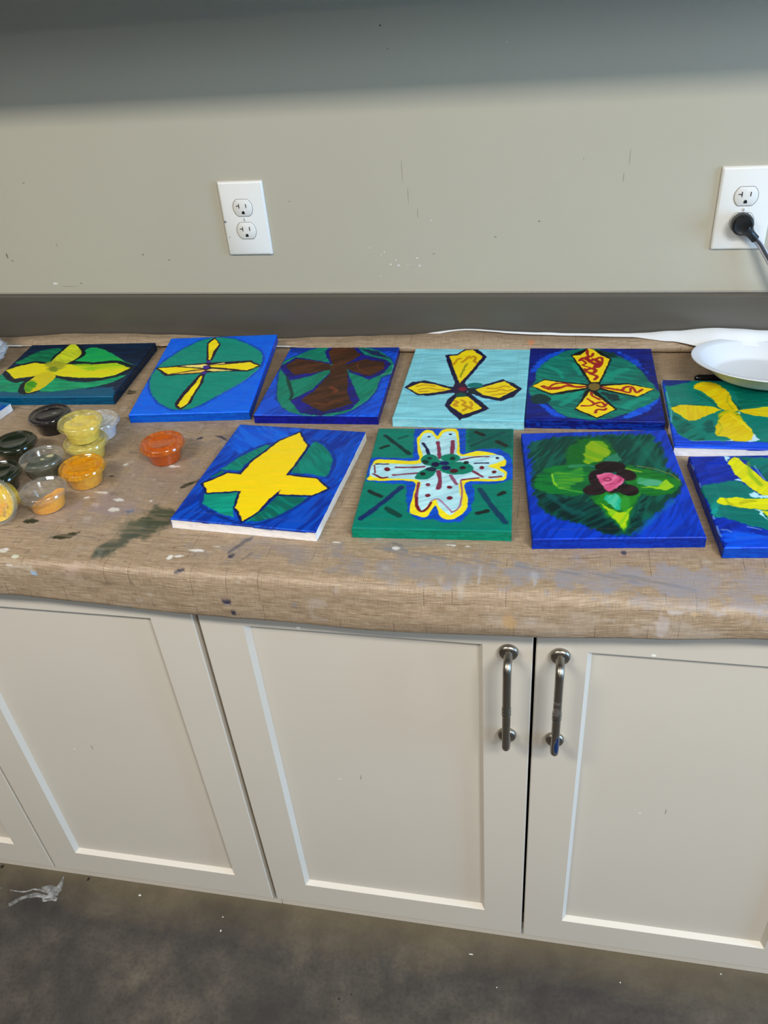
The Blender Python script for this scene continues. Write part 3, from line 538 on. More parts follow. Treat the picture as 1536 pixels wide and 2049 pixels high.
'c4': [["f",[122,198,214],[134,208,222],5,0.5],["l",[80,160,210],3,2.5,0,0.6,[[-96.8,-32.4],[-70.1,-54.1],[-41.4,-49.8]]],["l",[80,165,215],4,3,0,0.6,[[16.1,-44.5],[33.0,-65.8],[55.0,-61.8]]],["p",[20,17,68],[14,12,40],30,0.7,1,0,[[-45.7,99.2],[-24.2,103.4],[-12.7,121.9],[10.6,122.3],[28.3,91.3],[14.1,45.8],[-1.5,-6.0],[-14.8,-13.1],[-30.8,44.7]]],["p",[20,17,68],[14,12,40],30,0.7,1,0,[[5.4,-28.8],[28.5,-11.7],[60.8,10.0],[80.0,-3.4],[93.9,-22.5],[82.4,-48.3],[62.6,-64.6],[32.0,-54.0],[10.9,-38.3]]],["p",[20,17,68],[14,12,40],30,0.7,1,0,[[-98.0,-24.9],[-88.3,-5.5],[-68.7,2.6],[-40.2,-10.0],[-13.7,-23.0],[-15.0,-39.2],[-56.6,-51.0],[-72.2,-50.3]]],["p",[20,17,68],[14,12,40],30,0.7,1,0,[[-11.6,-42.3],[9.4,-38.3],[33.2,-68.8],[46.6,-88.6],[15.7,-118.9],[3.2,-124.4],[-8.6,-109.8],[-23.9,-83.4],[-21.6,-61.7]]],["p",[10,113,113],[10,113,113],30,1.5,0.5,1,[[30.8,-12.3],[29.5,-16.9],[25.0,-20.4],[18.6,-21.8],[12.0,-20.9],[6.9,-17.7],[4.6,-13.1],[6.0,-8.5],[10.5,-4.9],[16.9,-3.4],[23.6,-4.5],[28.7,-7.7]]],["p",[38,20,55],[38,20,55],30,1,0.5,1,[[6.9,-25.5],[6.4,-36.8],[2.6,-45.2],[-3.3,-48.4],[-9.8,-45.6],[-15.3,-37.6],[-18.3,-26.4],[-17.9,-14.9],[-14.1,-6.2],[-8.1,-2.9],[-1.4,-5.8],[4.1,-14.1]]],["p",[24,36,44],[24,36,44],30,2,1,0,[[4.8,-22.3],[29.3,-21.5],[30.6,-37.6],[10.0,-44.7]]],["p",[120,20,48],[120,20,48],30,1.5,0.5,1,[[5.1,-25.6],[4.5,-29.2],[2.3,-31.9],[-1.1,-32.9],[-4.6,-32.1],[-7.4,-29.6],[-8.7,-26.1],[-8.2,-22.4],[-5.9,-19.7],[-2.5,-18.6],[1.0,-19.5],[3.8,-22.0]]],["p",[7,70,62],[7,70,62],30,1,0.5,1,[[6.9,-47.4],[6.2,-52.1],[3.4,-55.7],[-0.9,-57.1],[-5.4,-56.0],[-9.0,-52.7],[-10.7,-48.0],[-10.0,-43.2],[-7.1,-39.6],[-2.8,-38.1],[1.7,-39.3],[5.3,-42.6]]],["p",[240,216,16],[228,200,16],30,0.7,0.8,0,[[-37.4,95.6],[-23.6,97.7],[-10.7,118.1],[0.8,120.6],[21.3,93.1],[1.8,24.6],[-8.6,-5.6],[-24.7,48.4]]],["p",[240,216,16],[228,200,16],30,0.7,0.8,0,[[18.7,-27.0],[42.3,-11.2],[64.3,4.4],[85.7,-24.4],[59.0,-54.2],[31.2,-43.9]]],["p",[240,216,16],[228,200,16],30,0.7,0.8,0,[[-92.6,-26.0],[-73.8,-6.7],[-49.5,-11.0],[-19.0,-28.4],[-42.8,-39.0],[-69.7,-46.4]]],["p",[240,216,16],[228,200,16],30,0.7,0.8,0,[[-8.8,-53.6],[9.1,-51.1],[34.9,-88.5],[7.7,-111.1],[-16.7,-80.7]]],["l",[188,132,14],5.2,1,0,0.85,[[-26.9,60.8],[-24.1,71.8],[-21.2,82.9],[-17.3,85.5]]],["l",[188,132,14],5.2,1,0,0.85,[[-12.6,72.1],[-7.1,82.1],[-3.4,94.4],[1.4,87.1]]],["l",[188,132,14],5.2,1,0,0.85,[[4.0,94.5],[9.4,89.1],[7.3,76.2],[12.8,69.0]]],["l",[188,132,14],5.2,1,0,0.85,[[-9.7,-66.8],[-4.8,-70.4],[-9.8,-79.2],[-4.9,-82.6]]],["l",[188,132,14],5.2,1,0,0.85,[[0.6,-63.9],[7.4,-71.4],[3.7,-79.2],[11.7,-85.6],[6.2,-96.7]]],["l",[188,132,14],5.2,1,0,0.85,[[15.4,-69.5],[18.5,-78.6],[16.2,-86.3],[18.9,-91.3]]],["l",[188,132,14],3.6,1,0,0.85,[[-78.3,-19.2],[-64.8,-14.1],[-48.6,-17.6]]],["l",[188,132,14],3.6,1,0,0.85,[[-73.4,-31.6],[-58.7,-24.5],[-44.0,-29.6],[-31.5,-30.1]]],["l",[188,132,14],3.6,1,0,0.85,[[-70.9,-38.0],[-57.1,-35.9]]],["l",[188,132,14],3.6,1,0,0.85,[[38.5,-21.8],[52.2,-22.3],[65.4,-13.7],[73.2,-16.7]]],["l",[188,132,14],3.6,1,0,0.85,[[36.5,-34.8],[51.4,-32.0],[60.0,-25.3],[69.4,-29.8],[78.1,-24.6]]],["l",[188,132,14],3.6,1,0,0.85,[[47.8,-44.9],[68.4,-37.8]]],["l",[118,130,22],2.4,1.2,0,0.8,[[-10.0,15.6],[-8.6,33.0],[-5.5,41.8],[-6.8,54.2],[-2.4,66.9],[-7.9,41.7],[-8.1,27.7]]]],
'c5': [["f",[5,31,139],[8,14,80],15,0.7],["p",[4,82,222],[5,57,180],-30,4,2,0,[[-99.9,27.7],[-83.8,84.8],[-44.8,119.0],[-44.8,105.0],[-73.4,71.4],[-90.9,31.6]]],["p",[4,77,216],[5,43,156],40,4,2,0,[[44.9,114.0],[74.5,83.3],[92.3,21.2],[80.0,46.1],[57.9,79.2]]],["p",[4,94,234],[5,57,180],-25,3,2,0,[[36.2,-119.1],[87.4,-59.8],[101.2,-54.5],[77.0,-97.8],[47.9,-118.7]]],["p",[4,77,216],[4,77,216],30,3,2,0,[[-99.7,-52.7],[-72.6,-78.0],[-41.9,-117.7],[-59.9,-115.3],[-80.2,-81.5]]],["p",[3,104,93],[4,136,114],-20,1.5,1.5,1,[[-41.4,111.0],[1.4,123.5],[42.4,98.2],[72.7,57.0],[88.1,7.1],[100.8,-33.3],[96.6,-56.3],[62.9,-89.1],[24.6,-118.1],[-12.3,-122.6],[-44.9,-111.7],[-72.7,-71.6],[-97.5,-47.6],[-98.9,-29.0],[-90.1,2.7],[-89.3,35.3],[-73.4,73.3]]],["l",[5,156,131],12,5,0,0.7,[[-65.1,-61.5],[-46.4,-51.0],[-24.5,-33.7]]],["l",[5,156,131],12,5,0,0.7,[[-46.4,-77.1],[-34.1,-60.5],[-18.3,-36.8]]],["l",[5,156,131],12,5,0,0.7,[[22.1,5.5],[35.9,30.7],[57.6,45.7]]],["l",[5,156,131],12,5,0,0.7,[[48.7,-80.2],[64.9,-60.5],[81.9,-53.5]]],["l",[5,156,131],8,5,0,0.7,[[-73.1,54.3],[-56.4,39.7],[-46.5,14.4]]],["l",[5,156,131],8,5,0,0.7,[[-26.6,58.9],[-17.3,25.9]]],["p",[6,50,52],[6,50,52],30,3,0.5,1,[[-65.1,-61.5],[-67.0,-69.8],[-72.6,-75.9],[-80.3,-78.3],[-88.1,-76.4],[-93.9,-70.7],[-96.3,-62.5],[-94.4,-54.2],[-88.8,-47.9],[-81.0,-45.4],[-73.1,-47.4],[-67.3,-53.4]]],["p",[4,50,50],[4,50,50],30,3,2,0,[[9.7,119.6],[42.6,102.2],[43.6,88.6],[30.3,86.5]]],["p",[6,48,50],[6,48,50],30,3,2,0,[[9.8,-32.6],[37.1,-41.8],[42.2,-61.3],[27.1,-61.8]]],["p",[7,10,18],[7,10,18],30,0.8,1,0,[[-33.0,97.2],[-12.4,115.3],[-3.7,126.3],[17.9,109.7],[34.3,83.5],[25.2,41.4],[12.2,-7.0],[-5.1,-5.7]]],["p",[7,10,18],[7,10,18],30,0.8,1,0,[[-96.8,-20.3],[-75.6,7.3],[-36.9,-3.0],[-8.3,-8.6],[-8.7,-27.1],[-33.9,-38.0],[-63.7,-47.6]]],["p",[7,10,18],[7,10,18],30,0.8,1,0,[[12.2,-8.7],[56.2,-3.4],[95.6,-23.5],[67.0,-51.4],[37.3,-39.2],[13.1,-27.5]]],["p",[7,10,18],[7,10,18],30,0.8,1,0,[[-9.5,-26.4],[4.5,-29.4],[34.8,-89.5],[4.0,-120.4],[-29.0,-92.4],[-18.7,-63.3]]],["p",[7,10,18],[7,10,18],30,0.6,0.5,1,[[13.7,-17.3],[12.0,-25.5],[7.7,-31.6],[2.0,-33.9],[-3.5,-31.9],[-7.5,-26.1],[-8.8,-17.9],[-7.1,-9.6],[-2.8,-3.4],[2.9,-1.0],[8.6,-3.1],[12.5,-9.1]]],["p",[246,216,18],[236,200,16],30,0.6,0.8,0,[[-30.0,94.1],[-16.1,97.5],[-2.0,123.0],[6.3,117.5],[17.4,96.0],[31.3,82.6],[20.1,34.0],[10.8,-1.1],[-1.8,-1.4],[-13.7,44.2]]],["p",[246,216,18],[236,200,16],30,0.6,0.8,0,[[-94.7,-19.2],[-75.5,3.0],[-38.5,-6.6],[-9.2,-13.4],[-9.9,-21.4],[-37.0,-30.6],[-63.7,-42.2]]],["p",[246,216,18],[236,200,16],30,0.6,0.8,0,[[13.1,-17.6],[29.3,-11.7],[55.9,-8.3],[94.6,-22.8],[67.2,-47.5],[40.5,-35.8],[17.9,-24.3]]],["p",[246,216,18],[236,200,16],30,0.6,0.8,0,[[-4.2,-33.1],[3.2,-44.5],[19.2,-68.5],[32.1,-89.6],[4.1,-116.5],[-27.0,-88.6],[-15.7,-66.4],[-10.8,-49.9]]],["p",[124,102,40],[100,84,30],30,0.8,0.5,1,[[11.9,-17.3],[10.5,-23.5],[7.0,-28.1],[2.4,-29.8],[-2.0,-28.3],[-5.3,-24.0],[-6.3,-17.8],[-5.0,-11.6],[-1.5,-6.9],[3.1,-5.2],[7.7,-6.7],[10.9,-11.2]]],["l",[152,26,28],4.8999999999999995,0.8,0,0.95,[[-5.3,115.4],[-4.7,97.6],[0.5,89.9],[4.6,103.6]]],["l",[152,26,28],5.6,0.8,0,0.95,[[-18.4,76.1],[-12.1,85.8],[-3.2,76.4],[6.9,80.3],[17.1,88.2],[18.6,72.9],[14.4,55.9]]],["l",[152,26,28],4.199999999999999,0.8,0,0.95,[[-16.4,81.9],[-8.3,66.8],[-13.4,59.1],[-2.1,50.0]]],["l",[152,26,28],7.0,0.8,0,0.95,[[-6.2,89.8],[-1.6,72.6],[6.4,63.3],[9.3,52.1],[16.2,63.4]]],["l",[152,26,28],7.0,0.8,0,0.95,[[3.6,82.2],[13.2,69.0],[6.0,50.2]]],["l",[152,26,28],5.6,0.8,0,0.95,[[-10.4,44.3],[-7.4,35.2],[2.2,30.0],[6.6,41.0],[-0.6,46.4],[-8.1,40.7]]],["l",[152,26,28],5.6,0.8,0,0.95,[[-2.7,28.0],[8.3,19.3],[4.0,6.8]]],["l",[152,26,28],4.199999999999999,0.8,0,0.95,[[-80.0,-18.1],[-70.3,-25.4],[-60.9,-10.7],[-43.3,-6.7],[-27.4,-17.4],[-10.1,-16.9]]],["l",[152,26,28],4.8999999999999995,0.8,0,0.95,[[-68.6,-28.1],[-52.8,-24.9],[-40.1,-15.3],[-24.3,-20.0],[-11.7,-18.3]]],["l",[152,26,28],4.199999999999999,0.8,0,0.95,[[-76.8,-16.3],[-65.5,-22.9],[-49.6,-20.7]]],["l",[152,26,28],4.8999999999999995,0.8,0,0.95,[[15.0,-18.3],[28.8,-23.7],[44.0,-28.3],[50.7,-18.0],[61.6,-17.0],[66.6,-35.0],[76.5,-24.0]]],["l",[152,26,28],4.8999999999999995,0.8,0,0.95,[[38.0,-25.1],[55.9,-35.3],[58.3,-21.2]]],["l",[152,26,28],4.199999999999999,0.8,0,0.95,[[-1.9,-36.4],[-0.7,-48.0],[10.4,-59.7]]],["l",[152,26,28],4.199999999999999,0.8,0,0.95,[[-8.6,-58.1],[0.9,-73.0],[-5.3,-79.6],[-17.5,-80.9]]],["l",[152,26,28],4.199999999999999,0.8,0,0.95,[[1.6,-73.9],[11.7,-68.1],[16.0,-75.0]]],["l",[152,26,28],4.199999999999999,0.8,0,0.95,[[5.3,-78.6],[14.2,-83.0],[19.8,-73.3]]],["l",[152,26,28],4.4799999999999995,0.8,0,0.95,[[2.3,-101.2],[5.2,-91.2],[15.3,-92.4],[18.8,-87.6]]]],
'c6': [["f",[4,129,114],[3,104,93],10,0.8],["p",[2,97,79],[3,113,95],5,4,2,0,[[-5.3,75.8],[3.7,64.1],[1.4,13.2],[70.2,25.0],[80.6,78.7]]],["p",[5,60,198],[5,85,234],0,0.9,2,0,[[-105.9,104.8],[-96.2,100.0],[-100.7,60.3],[-102.4,-31.0],[-95.3,-64.3],[-79.5,-85.8],[59.3,-81.3],[52.6,-115.1],[-106.7,-110.9]]],["p",[4,37,125],[4,37,125],30,2,2,0,[[-105.9,104.8],[-49.9,104.0],[-66.9,90.9],[-99.1,78.7]]],["p",[4,37,125],[4,37,125],30,3,2,0,[[-49.6,106.5],[108.3,111.3],[105.2,96.5],[-24.2,97.2]]],["p",[2,88,76],[4,124,107],40,3,2,0,[[-97.7,-13.3],[-79.3,-27.7],[-70.6,-42.2],[-59.3,-66.6],[-59.3,-82.7],[-79.2,-83.8],[-94.7,-58.1]]],["p",[2,86,79],[2,86,79],30,5,0.5,1,[[-40.6,-45.0],[-42.9,-54.4],[-46.7,-61.4],[-51.0,-64.1],[-54.8,-61.8],[-56.9,-55.2],[-56.8,-45.8],[-54.6,-36.2],[-50.7,-29.0],[-46.3,-26.2],[-42.5,-28.6],[-40.4,-35.5]]],["l",[120,190,220],2,2,0,0.6,[[-99.6,60.4],[-99.6,29.6],[-98.0,-0.0],[-100.9,-30.9]]],["l",[160,205,235],1.2,0.8,0,0.7,[[-79.4,-84.8],[-63.5,-84.5],[-37.5,-81.5],[-27.9,-83.0]]],["p",[196,224,240],[196,224,240],30,1,1.5,0,[[7.5,-57.0],[13.8,-77.8],[1.1,-84.4],[-29.7,-82.1]]],["p",[190,225,235],[190,225,235],30,1,1,0,[[-4.1,-2.6],[0.7,-4.6],[-1.0,4.2]]],["l",[2,90,71],3,1.5,0,1.0,[[-54.7,62.0],[-35.0,29.8],[-31.1,11.8],[-55.3,19.8],[-87.5,16.2],[-96.7,9.0]]],["l",[2,79,60],5,3,0,1.0,[[-6.8,35.5],[0.7,8.7]]],["p",[226,206,11],[205,170,8],40,0.8,1.2,1,[[-57.9,76.9],[-44.3,94.6],[-24.8,92.3],[-13.6,77.9],[-6.6,58.9],[-6.8,35.5],[-1.7,6.4],[-15.7,2.4],[-26.7,13.1],[-33.8,39.1],[-46.0,62.3]]],["p",[226,206,11],[205,170,8],80,0.8,1.2,0,[[-97.2,9.0],[-81.9,19.2],[-55.4,18.7],[-38.9,16.0],[-23.3,7.7],[-46.2,-9.3],[-64.8,-26.6],[-76.2,-27.2],[-85.9,-11.0],[-94.5,-2.1]]],["p",[226,206,11],[205,170,8],0,0.8,1,0,[[-2.9,5.2],[16.8,12.7],[59.9,24.6],[64.7,7.0],[57.5,-15.0],[23.3,-9.6],[8.9,-4.6]]],["p",[150,160,20],[226,206,11],30,3,1,1,[[-31.3,-6.0],[-17.3,5.7],[-3.8,-0.4],[-0.9,-21.9],[-18.1,-14.1],[-29.6,-23.3]]],["p",[226,206,11],[205,170,8],40,0.8,1.2,1,[[-31.0,-19.0],[-18.6,-3.2],[-6.8,-7.1],[7.2,-46.8],[6.8,-67.2],[-3.4,-82.1],[-19.9,-82.2],[-30.2,-71.5],[-41.6,-68.1],[-41.6,-49.2]]],["l",[130,150,20],2,1.5,0,0.6,[[-8.0,56.5],[-13.5,33.0],[-8.7,8.3]]],["l",[120,150,20],2.5,2,0,0.6,[[-34.2,-27.8],[-32.5,-44.6],[-38.3,-65.5]]],["l",[245,236,72],1.5,1,0,0.7,[[-15.1,-7.4],[-2.2,-30.5],[7.2,-53.0]]],["p",[230,228,232],[230,228,232],30,0.5,1.2,0,[[-108.0,107.3],[-103.0,104.9],[-105.3,52.9],[-105.6,31.7],[-106.0,-0.4],[-106.1,-13.7],[-106.1,-44.0],[-105.4,-79.1],[-104.7,-105.0],[-109.7,-111.1],[-113.4,12.9]]]],
'c10': [["f",[5,48,182],[4,31,132],25,0.9],["p",[5,88,228],[5,57,192],5,6,3,0,[[-96.6,-66.4],[-73.5,-70.1],[-37.6,-83.9],[-43.7,-105.7],[-101.8,-99.9]]],["p",[4,118,109],[2,95,90],-10,0.8,2,0,[[-102.4,27.3],[-83.7,33.6],[-56.6,40.9],[-48.3,36.7],[-38.0,15.4],[-31.9,6.3],[7.9,4.2],[11.8,-50.5],[-23.0,-78.5],[-42.8,-67.0],[-60.6,-58.8],[-77.9,-46.9],[-88.6,-43.2],[-100.4,-41.2],[-100.1,-21.2],[-102.6,6.5]]],["p",[2,95,90],[4,118,109],40,0.8,2,0,[[-42.1,98.0],[-26.1,96.0],[40.5,89.6],[47.6,42.3],[26.3,-3.7],[-12.8,4.6],[-16.2,35.9],[-21.6,64.6],[-30.5,87.5]]],["p",[10,156,150],[4,118,109],30,2,2,0,[[-98.6,-11.3],[-90.1,-1.4],[-90.1,-14.0],[-94.8,-28.6],[-92.6,-43.1],[-99.8,-38.2],[-101.8,-22.4]]],["p",[176,222,240],[176,222,240],30,1,2,0,[[-40.4,14.2],[-33.3,6.3],[-12.5,5.9],[-14.9,-2.9],[-43.2,0.8],[-46.7,9.2]]],["p",[176,222,240],[176,222,240],30,1,2,0,[[-56.8,99.9],[-49.9,96.8],[-54.5,83.9],[-57.6,89.8]]],["p",[176,222,240],[176,222,240],30,1,2,0,[[-48.7,-23.3],[-41.1,-28.3],[-37.4,-49.8],[-44.8,-31.9]]],["p",[176,222,240],[176,222,240],30,1,2,0,[[-56.3,42.3],[-48.8,43.4],[-47.6,36.7],[-53.5,38.8]]],["l",[160,190,235],1.6,1.4,0,0.7,[[-102.2,35.3],[-102.7,26.0]]],["l",[160,190,235],1.6,1.4,0,0.7,[[-101.1,-38.2],[-101.1,-44.2]]],["l",[160,190,235],1.6,1.4,0,0.7,[[-101.5,-58.3],[-101.9,-68.6],[-101.1,-80.0]]],["l",[160,190,235],1.6,1.4,0,0.7,[[-66.2,-59.9],[-58.3,-62.9],[-51.1,-65.8]]],["l",[160,190,235],1.6,1.4,0,0.7,[[-98.0,-66.4],[-91.3,-66.5],[-87.0,-71.1]]],["l",[160,190,235],1.6,1.4,0,0.7,[[-22.7,74.4],[-21.2,57.7],[-18.3,41.3]]],["l",[160,190,235],1.6,1.4,0,0.7,[[-103.1,81.1],[-102.7,68.3]]],["p",[226,227,10],[196,196,10],50,0.8,1.5,0,[[-54.6,81.8],[-49.1,93.8],[-42.4,96.8],[-36.4,87.7],[-30.4,73.3],[-24.1,55.0],[-15.8,34.6],[-11.4,4.6],[-29.9,6.0],[-38.1,15.2],[-45.4,34.0],[-52.3,55.8]]],["l",[120,170,15],6,4,0,0.6,[[-29.3,80.3],[-32.8,55.3],[-26.8,30.9]]],["p",[226,227,10],[196,196,10],0,0.8,1.5,0,[[-91.1,-5.2],[-83.9,1.3],[-66.1,1.9],[-49.2,-1.0],[-32.6,-1.3],[-10.8,-0.5],[31.5,-8.8],[35.2,-18.7],[-18.4,-27.5],[-41.9,-25.9],[-54.7,-22.2],[-74.1,-17.0],[-89.6,-11.7]]],["l",[150,160,10],3,2,0,0.6,[[-77.5,-1.7],[-76.1,-10.5],[-72.1,-14.3]]],["l",[160,160,15],4,3,0,0.6,[[-61.5,-10.8],[-54.3,-7.1],[-43.6,-6.1]]],["p",[226,227,10],[196,196,10],50,0.8,1.5,0,[[-40.1,-29.5],[-18.1,-26.3],[-10.0,-78.7],[-28.9,-76.2],[-38.5,-48.6],[-38.3,-38.0]]]],
'c7': [["f",[4,77,198],[5,40,134],70,0.9],["p",[3,102,228],[4,71,192],-40,12,4,0,[[-101.8,124.2],[4.1,122.9],[-18.2,86.0],[-70.6,46.7],[-97.1,60.0]]],["p",[4,85,210],[5,57,156],80,10,4,0,[[67.4,67.5],[100.5,91.8],[102.8,-15.1],[88.4,4.8]]],["l",[5,48,144],5,2,0,1.0,[[-71.2,-94.1],[-82.8,-68.1],[-88.9,-29.2],[-80.4,-1.8],[-61.8,47.8],[-35.4,75.6]]],["l",[5,48,144],6,2,0,1.0,[[29.0,89.5],[47.2,89.6],[71.9,60.0],[81.9,30.2],[82.4,-3.4]]],["l",[5,43,132],5,2,0,1.0,[[-71.2,-94.1],[-35.7,-112.4],[6.8,-125.6],[34.1,-112.2],[61.9,-75.8],[72.2,-50.7]]],["p",[2,136,117],[1,99,88],-35,0.8,1,0,[[-81.2,-2.7],[-66.0,35.2],[-38.3,71.1],[-30.9,69.9],[-36.9,42.8],[-49.8,17.5],[-51.9,-2.7]]],["p",[1,99,88],[1,99,88],30,0.6,0.7,0,[[-89.4,-25.6],[-79.2,-4.7],[-71.7,-9.1],[-83.2,-21.8]]],["p",[2,136,117],[1,99,88],-50,0.8,1,1,[[24.2,4.7],[29.4,46.9],[32.5,85.7],[47.1,82.5],[67.6,59.5],[77.7,33.4],[79.1,0.6],[54.6,3.4]]],["p",[2,136,117],[6,158,131],20,0.8,1,0,[[-72.4,-87.5],[-80.1,-64.2],[-33.2,-54.4],[-26.6,-88.0],[-16.8,-112.0],[-38.1,-106.8]]],["p",[1,99,88],[2,136,117],-30,0.8,1,0,[[3.8,-118.1],[17.1,-88.6],[25.7,-55.3],[69.7,-52.8],[60.8,-72.6],[43.4,-98.7],[23.1,-115.4]]],["l",[10,18,78],7,1.2,0,1.0,[[-46.4,-10.7],[-41.9,26.3],[-29.5,59.8],[-20.5,85.8],[2.0,111.8],[15.1,89.9],[26.3,76.8],[24.6,34.6],[20.3,-4.0],[66.6,-7.2],[90.3,-29.2],[73.3,-47.8],[26.5,-51.7],[24.9,-41.4],[16.7,-65.1],[12.4,-92.6],[-1.1,-118.8],[-14.0,-99.5],[-22.7,-90.8],[-30.5,-50.5],[-76.7,-62.0],[-81.5,-53.7],[-92.7,-40.8],[-75.0,-20.0],[-67.6,-10.8],[-46.4,-10.7]]],["p",[246,216,11],[236,200,8],5,0.6,0.8,0,[[-46.4,-10.7],[-41.9,26.3],[-29.5,59.8],[-20.5,85.8],[2.0,111.8],[15.1,89.9],[26.3,76.8],[24.6,34.6],[20.3,-4.0],[66.6,-7.2],[90.3,-29.2],[73.3,-47.8],[26.5,-51.7],[24.9,-41.4],[16.7,-65.1],[12.4,-92.6],[-1.1,-118.8],[-14.0,-99.5],[-22.7,-90.8],[-30.5,-50.5],[-76.7,-62.0],[-81.5,-53.7],[-92.7,-40.8],[-75.0,-20.0],[-67.6,-10.8]]]],
